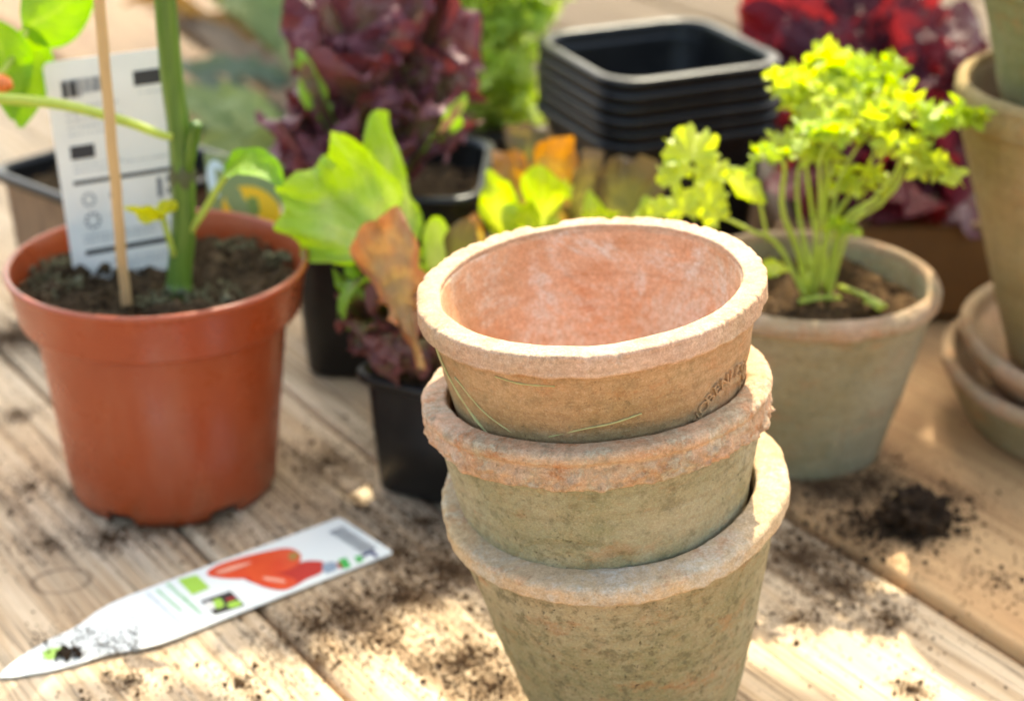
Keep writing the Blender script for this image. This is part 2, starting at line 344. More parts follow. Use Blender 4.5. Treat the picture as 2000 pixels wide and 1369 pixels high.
INK = printm('ink_black', lin(48, 46, 46)); INKG = printm('ink_grey', lin(120, 120, 122)); INKL = printm('ink_pale_grey', lin(196, 194, 188))
P_GREEN = printm('ink_green', lin(170, 210, 80)); P_GREEN2 = printm('ink_bright_green', lin(70, 180, 80)); P_RED = printm('ink_red', lin(180, 50, 46))
P_NAVY = printm('ink_navy', lin(60, 66, 110)); P_BLUEG = printm('ink_blue_grey', lin(150, 164, 176)); P_TXG = printm('ink_text_green', lin(150, 206, 140))
def pepper_print():
    m = M('printed_pepper'); n = m.noise(m.pos(), 130, 4)
    return m.fin(m.mix(m.map(n, .35, .65), lin(222, 70, 36), lin(228, 86, 42)), .5)
P_PEP = pepper_print(); P_PEP2 = printm('printed_pepper_deep', lin(196, 44, 34)); P_PEPH = printm('printed_pepper_shine', lin(244, 170, 140)); P_PEPC = printm('printed_pepper_calyx', lin(176, 130, 60))
P_YEL = printm('printed_yellow', lin(240, 190, 20)); P_SKY = printm('printed_pale_blue', lin(206, 222, 228))

# ================================================================ table (structure)
TA = R(-57); tdir = Vector((math.cos(TA), math.sin(TA), 0)); tnor = Vector((math.sin(-TA), math.cos(TA), 0))
table = bpy.data.objects.new('table_top', None); C.objects.link(table); tag(table, kind='structure'); table['label'] = 'weathered wooden table top of wide boards'
edges = [-.30, -.18, -.06, .05, .165, .2825, .3870, .5125, .645, .775, .90, 1.02, 1.14, 1.27, 1.40, 1.52, 1.66, 1.80]
for i in range(len(edges)-1):
    a, b = edges[i]+.0012, edges[i+1]-.0012
    raised = .0045 if edges[i] >= .5 and edges[i] < .6 else 0.0015*((i*7) % 3)/2*(0 if .16 < edges[i] < .5 else 1)
    nx, ny = 170, 14; Lh = 1.55; z0 = -.030
    mb = MB(); rows = []
    # cross-section: rounded upper arrises, worn and slightly wavy along the board
    w_ = b-a; ys = [0, .0008, .0022, .004] + [w_*k/10 for k in range(1, 10)] + [w_-.004, w_-.0022, w_-.0008, w_]
    zs = [-.0032, -.0012, -.0003, 0] + [0]*9 + [0, -.0003, -.0012, -.0032]
    verts = []
    for k in range(nx):
        x = -Lh + 2*Lh*k/(nx-1)
        wv = .0006*mn.noise(Vector((x*9, i*3.1, 0)))
        verts.append((x, a+wv, z0))
        for yy, zz in zip(ys, zs):
            e = .0012*mn.noise(Vector((x*40, i*5.7+(yy > w_/2)*9, 0))) if (yy < .003 or yy > w_-.003) else 0
            verts.append((x, a+yy+wv, zz + (e if zz < 0 else 0) + .0005*mn.noise(Vector((x*12, yy*50, i)))-.0005 + raised))
        verts.append((x, b+wv, z0))
    nc = len(ys)+2
    f = grid_faces(nx, nc, True)
    f += [tuple(range(nc)), tuple((nx-1)*nc+j for j in range(nc-1, -1, -1))]
    o = obj('plank', verts, f, WOOD_FAR if edges[i] > .76 else WOOD_NEW if edges[i] > .5 else WOOD_OLD, table)
    o.rotation_euler = (0, 0, TA); o.location = tdir*(-.45) if True else (0, 0, 0)

# ================================================================ round clay pots
def lathe(prof, n, disp=None):
    """prof: list of (r, z); disp(angle, r, z, i) -> (dr, dz)"""
    v = []
    for i, (r, z) in enumerate(prof):
        for j in range(n):
            a = 2*math.pi*j/n; dr = dz = 0
            if disp: dr, dz = disp(a, r, z, i)
            v.append(((r+dr)*math.cos(a), (r+dr)*math.sin(a), z+dz))
    return v, grid_faces(len(prof), n)
def resample(P, step):
    out = [P[0]]
    for (r0, z0), (r1, z1) in zip(P[:-1], P[1:]):
        k = max(1, int(math.hypot(r1-r0, z1-z0)/step))
        out += [(r0+(r1-r0)*t/k, z0+(z1-z0)*t/k) for t in range(1, k+1)]
    return out
def clay_pot(name, label, rimC, axis, Ro, h, rb, rim_h, over, thick, mr, mb_, mi, seed, n=240, step=.0025, rough=.0005, chip=.0012, lip=.0012, crust=0.0, hole=True, group=None, roundness=.35, bead=0.0, stamp=None, spin=0.0, cat='flower pot', skew=(0, 0)):
    axis = Vector(axis).normalized(); q = Vector((0, 0, 1)).rotation_difference(axis) @ Matrix.Rotation(spin, 3, 'Z').to_quaternion()
    base = Vector(rimC) - axis*h
    t = thing(name, label, cat, base, q, group)
    rt = Ro-over; ri = Ro-thick; zr = h-rim_h; fl = .007
    sd = Vector((seed*3.3, seed*7.7, seed*1.1))
    def sk(v): return [(x, y, z_+(z_/h)*(skew[0]*x+skew[1]*y)) for x, y, z_ in v]
    def dn(a, r, z, s): return fb(Vector((r*math.cos(a), r*math.sin(a), z))*s+sd, 4)
    k0 = roundness*min(thick, rim_h)
    body = resample([(.004, 0), (rb-.002, 0), (rb, .0022), (rb+(rt-rb)*.5+.0004, zr*.5), (rt, zr+.0015)], step)
    def bd(a, r, z, i):
        if r < rb*.9: return 0, 0
        d = rough*1.1*dn(a, r, z, 55)+rough*1.2*dn(a, r, z, 14)+rough*.4*dn(a, r, z, 220)
        if stamp: d += stamp(a, z)
        return d, 0
    v, f = lathe(body, n, bd)
    obj('body', sk(v), f, mb_, t)
    inner = resample([(ri+.0014, h-k0-.0002), (ri-.0001, h-k0-.0014), (ri-.0012, h-.012), (rb-.005, fl+.004), (rb-.009, fl), (.004, fl)], step)
    v, f = lathe(inner, n, lambda a, r, z, i: (rough*.8*dn(a, r, z, 40) if r > rb*.9 else 0, 0))
    obj('inner_wall', sk(v), f, mi, t)
    k = roundness*min(thick, rim_h)
    rim = [(rt-.002, zr+.0006), (Ro-.0008-bead, zr), (Ro-.0002-bead*.7, zr+.0008)]
    if bead: rim += [(Ro-bead*.5, zr+.004), (Ro-bead, h-.0058), (Ro-bead*1.1, h-.0050), (Ro-.0003, h-.0040), (Ro, h-.0032)]
    rim += [(Ro, h-k), (Ro-.35*k, h-.35*k), (Ro-k, h), (ri+k*.6, h), (ri+k*.2, h-.3*k), (ri, h-k), (ri+.0002, h-k-.0016), (ri+.0016, h-k-.003)]
    rim = resample(rim, step*.55)
    def rd(a, r, z, i):
        d = rough*1.2*dn(a, r, z, 60)+rough*1.1*dn(a, r, z, 16)+rough*.5*dn(a, r, z, 240); dz = rough*.9*dn(a, r, h, 24)
        outer = max(0, min(1, (r-(ri+Ro)/2)/(thick*.45)))
        # knocked-off bits along the upper outer arris
        c = max(0, dn(a, Ro, 0, 60)-.28)*4+max(0, dn(a, Ro, .2, 190)-.12)*1.8+max(0, dn(a, Ro, .7, 420)-.1)*.9; near = max(0, 1-abs(z-h)/.0035)*outer
        d -= chip*c*near*1.2; dz -= chip*c*near*.9
        # ragged lower lip
        lo = max(0, 1-abs(z-zr)/.003)*outer
        dz += lip*lo*(dn(a, Ro, .5, 42)*.8+dn(a, Ro, .3, 160)*.8); d += lip*.5*lo*dn(a, Ro, .9, 120)
        if crust and outer > .3:
            g = dn(a, r, z, 110)+.5*dn(a, r, z, 330); d += crust*(max(-.35, abs(g)*2.0-.55))*outer*max(.12, min(1, (h-z-.003)/(rim_h*.5)))
        return d, dz
    v, f = lathe(rim, n, rd)
    obj('rim', sk(v), f, mr, t)
    return t
def rim_at(px, py, dd): return depth(px, py, dd)
HP = .1005
def axis_of(left, fwd): return (-math.sin(R(left)), -math.sin(R(fwd)), 1)
A3, A2, A1 = axis_of(6.3, 2.0), axis_of(5.4, -.5), axis_of(5.2, 1.0)
STA, STZ = R(-90+56), HP-.0088-.0265      # stamp centre on the top pot
def oval(a, z, a0, z0, ra, rz):
    da = (a-a0+math.pi) % (2*math.pi)-math.pi
    return math.hypot(da*.0485/ra, (z-z0)/rz)
def stamp_top(a, z):
    e = oval(a, z, STA, STZ, .0205, .0150); d = 0
    if .50 < e < 1.0: d -= .00055*min(1, (1.0-e)/.05)*min(1, (e-.50)/.05)
    if .43 < e <= .50: d += .0002
    if e < .43: d -= .0003
    return d
SMA, SMZ = R(-90-16), HP-.013-.036
def stamp_mid(a, z):
    e = oval(a, z, SMA, SMZ, .020, .0135)
    return -.0005*max(0, 1-abs(e-1)/.07)-.0004*max(0, 1-abs(e-.6)/.09)
stack_g = 'clay pots nested in the leaning stack'
potA = clay_pot('clay_pot', 'bottom clay pot of the leaning stack, standing on the table, mottled greenish body', rim_at(1198, 938, .672), A3, .0601, .0945, .0365, .0070, .0030, .0118, T_rim3, T_body3, T_rim3, 3, 480, .0014, .0005, .0004, .0009, 0, True, stack_g, .20, 0.0, None, 0.0, 'flower pot', (0, .085))
potB = clay_pot('clay_pot', 'middle clay pot of the leaning stack with crusted flaking rim and green body', rim_at(1163, 741, .6568), A2, .0593, HP, .036, .0135, .0034, .0092, T_rim2, T_body2, T_in1, 2, 600, .0010, .0005, .0006, .0012, .0014, True, stack_g, .18, .0012, stamp_mid, 0.0, 'flower pot', (0, -.03))
potC = clay_pot('clay_pot', 'top clay pot of the leaning stack, empty, with stamped emblem and flat chipped rim', rim_at(1151, 548, .6435), A1, .0582, HP, .036, .0080, .0030, .0081, T_rim1, T_body1, T_in1, 1, 900, .0010, .0004, .0006, .0009, 0, True, stack_g, .09, 0.0, stamp_top)
# stamped lettering, mapped on to the cone of the pot wall
def wall_r(z, h, rb, rt, zr):
    return rb+(rt-rb)*min(1, z/zr)+.0004*math.sin(math.pi*min(1, z/zr))
def text_mesh(s, size, depth_):
    cu = bpy.data.curves.new('t', 'FONT'); cu.body = s; cu.size = size; cu.extrude = depth_; cu.align_x = 'CENTER'; cu.resolution_u = 3
    to = bpy.data.objects.new('t', cu); C.objects.link(to); dg = bpy.context.evaluated_depsgraph_get()
    me = bpy.data.meshes.new_from_object(to.evaluated_get(dg)); v = [x.co.copy() for x in me.vertices]; f = [tuple(p.vertices) for p in me.polygons]
    bpy.data.objects.remove(to); bpy.data.meshes.remove(me); bpy.data.curves.remove(cu); return v, f
mb = MB()
word = 'KOBENLESVER'
for i, ch in enumerate(word):
    th = R(168)-R(156)*i/(len(word)-1)
    v, f = text_mesh(ch, .0062, .0005); out = []
    ex, ez = math.cos(th)*.0150, math.sin(th)*.0107; tx, tz = math.sin(th)*1.0, -math.cos(th)*.85; l = math.hypot(tx, tz); tx /= l; tz /= l
    for p in v:
        s_ = ex + p.x*tx*.92 - (p.y-.0022)*tz*1.0; zz = STZ+ez + p.x*tz + (p.y-.0022)*tx
        a = STA+s_/.0485; r = wall_r(zz, HP, .036, .0552, HP-.0088)-.00055+max(-.0004, p.z)+.0002
        out.append((r*math.cos(a), r*math.sin(a), zz))
    mb.add(out, f)
mb.build('stamped_lettering', T_body1, potC, False)
mb = MB()
v, f = text_mesh('15', .0075, .0003); out = []
for p in v:
    a = SMA+.15+p.x/.0485; zz = SMZ-.003+p.y; r = wall_r(zz, HP, .036, .0559, HP-.0135)+p.z-.0001
    out.append((r*math.cos(a), r*math.sin(a), zz))
mb.add(out, f); mb.build('stamped_number', T_body2, potB, False)
# thin dried algae threads on the top pot
ALG = plain('dried_algae', lin(184, 176, 118), .95)
def on_cone(angle_deg, z): 
    a = R(-90+angle_deg); r = wall_r(z, HP, .036, .0552, HP-.0088)-.0001; return Vector((r*math.cos(a), r*math.sin(a), z))
mb = MB()
for path, rr in (([(-72, .090), (-66, .080), (-56, .070), (-46, .063), (-38, .058)], .0006), ([(-20, .0685), (-6, .072), (4, .0735), (14, .0755)], .00032), ([(-60, .082), (-44, .072), (-24, .064), (-8, .060)], .00028), ([(-36, .0895), (-26, .0885), (-14, .0885)], .0003)):
    pts = spline([on_cone(a_+random.uniform(-.6, .6), z_) for a_, z_ in path], 22)
    v, f = tube(pts, [rr*random.uniform(.5, 1.15) for _ in pts], 6); mb.add(v, f)
mb.build('algae_thread', ALG, potC)

# parsley pot, saucers and the tall stack at the right edge
pC = Vector((.1345, .815, .089))
potP = clay_pot('clay_pot', 'small greyish clay pot planted with parsley, behind the leaning stack', pC, (.01, 0, 1), .0592, .089, .0370, .0085, .0024, .0066, T_greyrim, T_grey, T_grey, 21, 240, .0022, .0006, .0008, .0012, 0, True, None, .5)
tall = (.270, .845)
potR1 = clay_pot('clay_pot', 'tall tan clay pot at the right edge, standing in the stacked saucers', (tall[0]+.001, tall[1], .170), (.0, .0, 1), .0710, .137, .034, .017, .0020, .0060, T_tanpot, T_tanpot, T_greyrim, 31, 240, .003, .0007, .0008, .0014, 0, True, 'pots stacked at the right edge', .5)
potR2 = clay_pot('clay_pot', 'olive green clay pot nested in the tall pot at the right edge', (tall[0]+.006, tall[1]+.002, .232), (.03, .02, 1), .0700, .132, .034, .022, .0018, .0060, T_olive, T_olive, T_greyrim, 41, 240, .003, .0007, .0008, .0012, 0, True, 'pots stacked at the right edge', .5)
def saucer(label, c, Ro, h, rb, th, m1, m2, seed, axis=(0, 0, 1)):
    q = Vector((0, 0, 1)).rotation_difference(Vector(axis).normalized())
    t = thing('clay_saucer', label, 'saucer', c, q, 'saucers stacked at the right edge'); sd = Vector((seed, seed*2, 0))
    dn = lambda a, r, z, s: fb(Vector((r*math.cos(a), r*math.sin(a), z))*s+sd, 4)
    P = resample([(.002, 0), (rb-.002, 0), (rb, .002), (Ro-.0008, h-.006)], .003); v, f = lathe(P, 200, lambda a, r, z, i: (.0006*dn(a, r, z, 45) if r > rb*.9 else 0, 0)); obj('body', v, f, m1, t)
    P = resample([(Ro-.0009, h-.0065), (Ro, h-.005), (Ro, h-.002), (Ro-.0015, h), (Ro-th+.0015, h), (Ro-th, h-.002), (Ro-th-.001, h-.008)], .0012)
    v, f = lathe(P, 200, lambda a, r, z, i: (.0006*dn(a, r, z, 40), .0006*dn(a, Ro, h, 20)-.0009*max(0, dn(a, Ro, h, 60)-.15)*(r > Ro-.003))); obj('rim', v, f, m2, t)
    P = resample([(Ro-th-.001, h-.0075), (rb-.004, .008), (rb-.008, .006), (.002, .006)], .003); v, f = lathe(P, 120, None); obj('inner_wall', v, f, m2, t)
saucer('lower clay saucer at the right edge, lying on the table', (.296, .840, .0045), .0910, .0310, .078, .0062, T_grey, T_greyrim, 5)
saucer('upper clay saucer at the right edge, lying in the lower saucer', (.2955, .838, .0215), .0845, .0275, .068, .0065, T_greyrim, T_greyrim, 9, (.03, -.02, 1))

# ---------------------------------------------------------------- soil discs and crumbs
def soil_disc(name, parent, c, r, mat, amp, seed, n=90, dome=0.0, square=False):
    v, f = [], []; m_ = 26; sd = Vector((seed*5.1, seed, seed*2.2))
    for i in range(m_+1):
        for j in range(n):
            a = 2*math.pi*j/n; k = i/m_; rr = r*k
            if square: rr = r*k*min(1.28, 1/max(abs(math.cos(a)), abs(math.sin(a))))
            x, y = rr*math.cos(a), rr*math.sin(a); p = Vector((x, y, 0))
            z = amp*fb(p*70+sd, 5)+amp*.6*fb(p*220+sd, 3)+dome*(1-k*k)
            v.append((c[0]+x, c[1]+y, c[2]+z))
    f = grid_faces(m_+1, n); return obj(name, v, f, mat, parent)
ICO = None
def ico():
    global ICO
    if ICO is None:
        bm = bmesh.new(); bmesh.ops.create_icosphere(bm, subdivisions=1, radius=1); bm.verts.ensure_lookup_table()
        ICO = ([v.co.copy() for v in bm.verts], [tuple(x.index for x in f.verts) for f in bm.faces]); bm.free()
    return ICO
def crumb(mb, p, s, rng):
    v, f = ico(); q = Matrix.Rotation(rng.uniform(0, 6.28), 3, Vector((rng.gauss(0, 1), rng.gauss(0, 1), rng.gauss(0, 1))).normalized())
    sc = (s*rng.uniform(.6, 1.2), s*rng.uniform(.6, 1.2), s*rng.uniform(.4, .9))
    mb.add([Vector(p)+Vector((x.x*sc[0], x.y*sc[1], x.z*sc[2]))*1.0 if False else Vector(p)+q @ Vector((x.x*sc[0]*rng.uniform(.75, 1.2), x.y*sc[1]*rng.uniform(.75, 1.2), x.z*sc[2])) for x in v], f)
def crumbs_on(parent, c, r, n, smin, smax, mat, seed, zfun=None):
    rng = random.Random(seed); mb = MB()
    for _ in range(n):
        a, k = rng.uniform(0, 6.28), math.sqrt(rng.random())
        crumb(mb, (c[0]+r*k*math.cos(a), c[1]+r*k*math.sin(a), c[2]+rng.uniform(-.001, .0015)), rng.uniform(smin, smax)*(2 if rng.random() < .07 else 1), rng)
    o = mb.build('soil_crumbs', mat, parent, False); tag(o, kind='stuff'); return o
s_ = soil_disc('soil', potP, (0, 0, .076), .0505, SOIL_BROWN, .0055, 3, dome=.002)
crumbs_on(s_, (0, 0, .0775), .047, 420, .0007, .0021, SOIL_BROWN, 4)

# ================================================================ orange plastic pot
oc = Vector((-.1535, .786, 0))
potO = thing('plastic_pot', 'orange plastic flower pot with pepper plant and white label, standing on the table', 'flower pot', oc)
n = 220
def notch(a, r, z, i):       # drainage notches cut up into the foot
    dz = 0
    if z < .004 and r > .040:
        for a0 in (R(-52), R(8), R(68), R(128), R(188), R(248)):
            da = abs((a-a0+math.pi) % (2*math.pi)-math.pi)
            if da < R(9): dz = .0055*min(1, (R(9)-da)/R(2))
    return 0, dz
P = resample([(.003, .004), (.0405, .004), (.0432, .0), (.0448, .0), (.0458, .0035), (.0462, .0045), (.0548, .0835)], .0022)
v, f = lathe(P, n, notch); obj('body', v, f, PLASTIC, potO)
P = [(.0544, .0838), (.0590, .0838), (.0604, .0846), (.0610, .0858), (.0638, .1032), (.0645, .1040), (.0652, .1048), (.0655, .1060), (.0652, .1070), (.0642, .1075), (.0632, .1073), (.0627, .1064), (.0618, .100), (.0600, .088)]
v, f = lathe(P, n); obj('rim', v, f, PLASTIC, potO)
s_ = soil_disc('soil', potO, (0, 0, .0945), .0603, SOIL_DARK, .0075, 7, dome=-.001)
crumbs_on(s_, (0, 0, .0955), .057, 520, .0008, .0026, SOIL_DARK, 8)
rng = random.Random(12); mb = MB()
for (px, py, dd, rr) in ((100, 560, .752, .014), (90, 520, .775, .012), (520, 470, .805, .013), (470, 480, .80, .012), (420, 580, .742, .013), (545, 505, .785, .008), (300, 590, .738, .008)):
    q = on(px, py, .096)-oc
    for _ in range(70):
        a, k = rng.uniform(0, 6.28), math.sqrt(rng.random())*rr
        crumb(mb, (q.x+k*math.cos(a), q.y+k*math.sin(a)*.8, .0965+rng.uniform(-.0015, .0022)), rng.uniform(.0006, .0016), rng)
tag(mb.build('moss_tufts', MOSS, s_, False), kind='stuff')

# ================================================================ black square pots
def rsq(a, r, z, k=8):
    pts = []
    for cx, cy, s in ((1, 1, 0), (-1, 1, 90), (-1, -1, 180), (1, -1, 270)):
        for j in range(k+1):
            q = R(s+90*j/k); pts.append((cx*(a-r)+r*math.cos(q), cy*(a-r)+r*math.sin(q), z))
    return pts
def sqloft(rings): 
    v = [p for r_ in rings for p in r_]; n = len(rings[0]); return v, grid_faces(len(rings), n)
def square_pot(label, c, rot, a, h, ab, lipw=.003, liph=.004, soil=None, group=None, face_mat=None, rr=.22, cat='plant pot'):
    t = thing('black_pot', label, cat, c, Matrix.Rotation(rot, 3, 'Z').to_quaternion(), group)
    ai = a-lipw; cr = a*rr
    out = [rsq(.004, .002, .0), rsq(ab-.002, cr*.6, 0), rsq(ab, cr*.7, .002), rsq(ab+(ai-ab)*.5, cr*.85, h*.5), rsq(ai-.0003, cr, h-.001)]
    v, f = sqloft(out); obj('body', v, f, face_mat or BLACK, t)
    ins = [rsq(ai-.0012, cr, h-.002), rsq(ab-.001, cr*.7, .003), rsq(.004, .002, .0025)]
    v, f = sqloft(ins); obj('inner_wall', v, f, BLACK, t)
    rim = [rsq(ai-.0004, cr, h-liph), rsq(a-.0008, cr+.002, h-liph), rsq(a, cr+.003, h-liph+.0008), rsq(a, cr+.003, h-.0014), rsq(a-.0006, cr+.003, h-.0004), rsq(a-.0016, cr+.002, h), rsq(ai+.0004, cr+.001, h), rsq(ai-.0008, cr, h-.0006), rsq(ai-.0014, cr, h-.003)]
    v, f = sqloft(rim); obj('rim', v, f, BLACK, t)
    if soil: 
        s_ = soil_disc('soil', t, (0, 0, h-soil), (ai-.003)*1.0, SOIL_DARK, .005, a*900, square=True)
    return t
names = ['topmost', 'second', 'third', 'fourth', 'fifth', 'lowest']
for k in range(6):
    z = .0345-.0069*k
    lab = 'topmost black plastic pot of the nested square stack, empty with a bright rim' if k == 0 else 'lowest black plastic pot of the nested square stack' if k == 5 else 'black plastic pot, %s from the top of the nested square stack' % names[k]
    square_pot(lab, (.079+.0006*math.sin(k*2.1), 1.030+.0006*math.cos(k*3), z), R(24)+R(.6)*math.sin(k*1.7), 0.0545, .1005, .040, .0052, .0056, None, 'nested stack of black square pots', None, .34)
potS = square_pot('small black square pot of young lettuce, left of the clay stack', (-.0195, .787, 0), R(-29), .0385, .060, .0305, .0035, .0045, .006, None, None, .2)
potL = square_pot('large black square pot holding the dark red lettuce', (-.062, .934, 0), R(-3), .0520, .101, .041, .004, .005, .016, None, None, .36)
potK = square_pot('dark pot, walls browned by dust and painted-in sunlight, turned corner-on behind the orange pot', (-.208, .985, 0), R(45+3), .0515, .083, .042, .004, .005, .012, None, SUNLIT_DUSTY, .22)
potG = square_pot('dark pot of curly green herb, behind the red lettuce pot', (-.012, 1.13, 0), R(8), .043, .066, .036, .003, .004, .008)
potH = square_pot('low dark pot of mixed lettuce hidden behind the clay stack', (.030, .885, 0), R(-12), .038, .055, .031, .003, .004, .006)

# ================================================================ wooden crate of red lettuce at the right back
cr = thing('wooden_crate', 'low brown wooden crate holding the bright red lettuce, behind the parsley', 'crate', (.285, 1.097, 0))
def board(name, x0, x1, y0, y1, z0, z1, parent, mat):
    b = .0012; bm = bmesh.new(); bmesh.ops.create_cube(bm, size=1)
    for v in bm.verts: v.co = Vector(((x0+x1)/2+v.co.x*(x1-x0), (y0+y1)/2+v.co.y*(y1-y0), (z0+z1)/2+v.co.z*(z1-z0)))
    bmesh.ops.bevel(bm, geom=bm.edges[:], offset=b, segments=2, affect='EDGES')
    v = [x.co.copy() for x in bm.verts]; f = [tuple(y.index for y in x.verts) for x in bm.faces]; bm.free()
    return obj(name, v, f, mat, parent, False)
board('front_board', -.145, .16, -.135, -.125, .006, .057, cr, WOOD_BOX); board('back_board', -.145, .16, .125, .135, .006, .057, cr, WOOD_BOX)
board('side_board', -.145, -.135, -.1245, .1245, .006, .057, cr, WOOD_BOX); board('side_board', .150, .160, -.1245, .1245, .006, .057, cr, WOOD_BOX)
board('base_board', -.1345, .1495, -.1245, .1245, .006, .012, cr, WOOD_BOX)
v = []; 
for i in range(40):
    for j in range(40):
        x, y = -.134+.283*i/39, -.124+.248*j/39; v.append((x, y, .050+.006*fb(Vector((x, y, 3))*60, 4)))
obj('soil', v, grid_faces(40, 40, False), SOIL_DARK, cr)

# ================================================================ leaves
def leaf_mesh(P, width, side=None, prof=None, nu=22, nv=14, ruf=.0, freq=7, cup=.15, jag=.0, round_tip=.35, seed=0, twist=0, fold=0.0, crk=.0009, wob=.10):
    """ruffled leaf along the Bezier midrib P; width = half width; returns verts, faces, uvs"""
    rng = random.Random(seed); ph = [rng.uniform(0, 6.28) for _ in range(5)]; sd = Vector((seed*1.37, seed*.71, 0))
    prof = prof or (lambda u: (math.sin(math.pi*min(1, u*.86+.02))**.8)*(.35+.65*u))
    c = bez(P, nu); v, uv = [], []; L = sum((c[i+1]-c[i]).length for i in range(nu-1))
    side = Vector(side or (1, 0, 0))
    for i in range(nu):
        u = i/(nu-1); t = (c[min(i+1, nu-1)]-c[max(i-1, 0)]).normalized()
        s = (side-t*side.dot(t)).normalized(); nn = s.cross(t)
        if twist: s2 = s*math.cos(twist*u)+nn*math.sin(twist*u); nn = nn*math.cos(twist*u)-s*math.sin(twist*u); s = s2
        w = width*prof(u)
        for j in range(nv):
            k = -1+2*j/(nv-1)
            e = max(abs(k), u**3 if round_tip else 0); e4 = e**3*min(1, u*3)
            th = math.atan2(k*max(w, width*.5), L*(u-.45))
            r1 = math.sin(freq*th+ph[0])+.55*math.sin(freq*2.13*th+ph[1])+.3*math.sin(freq*3.9*th+ph[2])
            r2 = math.sin(freq*1.31*th+ph[3])+.5*math.sin(freq*2.7*th+ph[4])
            off = ruf*e4*r1
            p = c[i] + s*(w*k*(1-.12*k*k)+jag*e4*r2*(1 if k >= 0 else -1)*.8) - t*(round_tip*width*k*k*u*u) + t*(jag*e4*r2*u) + nn*(off + cup*w*k*k + fold*abs(k)*w)
            p += nn*(wob*width*mn.noise(c[i]*55+s*(k*w*55)+sd)+crk*fb((c[i]+s*(k*w))*150+sd, 3)*min(1, u*3))
            v.append(p); uv.append((u, .5+.5*k))
    return v, grid_faces(nu, nv, False), uv
def leaf(parent, mat, P, width, name='leaf', **kw):
    v, f, uv = leaf_mesh(P, width, **kw); return obj(name, v, f, mat, parent, True, uv, world=True)

# ---------------------------------------------------------------- small lettuce in the small black pot
b0 = Vector((-.020, .790, .056))
let = thing('lettuce_plant', 'young lettuce with lime green and orange-brown leaves in the small black pot', 'lettuce', b0)
B = lambda dx=0, dy=0: b0+Vector((dx, dy, 0))
leaf(let, L_GREEN, [B(-.004, .006), at(790, 560, .815), at(755, 420, .828), at(752, 225, .838)], .0165, side=(1, -.2, .1), ruf=.0058, freq=7, cup=.6, jag=.0022, crk=.0022, wob=.3, nu=36, nv=28, seed=1, prof=lambda u: (.2+.8*min(1, u*1.3))*(1 if u < .75 else 1-(u-.75)*1.5), round_tip=.8)
leaf(let, L_GREEN, [B(-.008, .0), at(800, 560, .795), at(745, 460, .79), at(585, 345, .80)], .0265, side=(.55, -.2, -.75), ruf=.0085, freq=8, cup=-.15, jag=.0034, crk=.0026, wob=.42, seed=12, round_tip=.15, nu=40, nv=36, prof=lambda u: .14+.95*min(1, u*1.1)**.9)
leaf(let, L_ORANGE, [at(822, 715, .752), at(800, 620, .752), at(768, 540, .757), at(738, 418, .765)], .0225, side=(1, .1, -.15), ruf=.0068, freq=7, cup=.35, jag=.0020, crk=.0025, wob=.35, round_tip=.2, nu=36, nv=30, seed=36, prof=lambda u: .10+.9*max(0, u-.22)**.8*(1 if u < .8 else 1-(u-.8)*2.0))
leaf(let, L_GREENP, [B(-.012, -.006), at(745, 640, .785), at(700, 560, .78), at(650, 600, .772)], .0165, side=(.2, -.7, .6), ruf=.0040, freq=6, cup=.2, jag=.002, seed=4)
leaf(let, L_PURPLE, [B(-.010, -.012), at(760, 660, .775), at(700, 610, .77), at(690, 690, .764)], .0150, side=(.8, -.2, .3), ruf=.0040, freq=6, cup=.2, jag=.002, seed=5)
leaf(let, L_PURPLE, [B(-.004, -.014), at(790, 640, .77), at(745, 620, .762), at(740, 700, .757)], .0140, side=(1, .1, .1), ruf=.0040, freq=7, cup=.2, jag=.002, seed=6)
leaf(let, L_GREEN, [B(.004, .004), at(850, 560, .80), at(850, 470, .80), at(850, 415, .795)], .0110, side=(1, .1, .0), ruf=.003, freq=4, cup=.4, jag=.001, seed=7)
leaf(let, L_OLIVE, [B(.006, .0), at(880, 540, .795), at(905, 470, .792), at(915, 420, .79)], .0105, side=(1, .1, .2), ruf=.003, freq=5, cup=-.4, jag=.001, seed=8)
for k_, (mt_, x_, y_, d_, w_) in enumerate(((L_GREENP, 655, 560, .782, .017), (L_PURPLE, 665, 640, .772, .017), (L_PURPLE, 700, 700, .760, .016), (L_PURPLE, 745, 655, .766, .016), (L_GREENP, 690, 540, .792, .015), (L_PURPLE, 760, 720, .752, .014), (L_PURPLE, 720, 600, .778, .016), (L_ORANGE, 800, 600, .776, .013))):
    tp_ = at(x_, y_, d_); leaf(let, mt_, [B(-.008, -.010), B(-.012, -.012).lerp(tp_, .4)+Vector((0, 0, .012)), B().lerp(tp_, .75)+Vector((0, -.002, .014)), tp_], w_, side=(.7, -.5+.2*k_, .3-.1*k_), ruf=.0055, freq=7, cup=.2, jag=.0018, crk=.0022, wob=.3, round_tip=.3, nu=34, nv=30, seed=140+k_, prof=lambda u: .2+.8*min(1, u*1.3))
leaf(let, L_PURPLE, [B(0, -.016), at(820, 640, .765), at(800, 640, .758), at(800, 720, .753)], .0120, side=(1, .1, .1), ruf=.004, freq=7, cup=.2, jag=.002, seed=9)

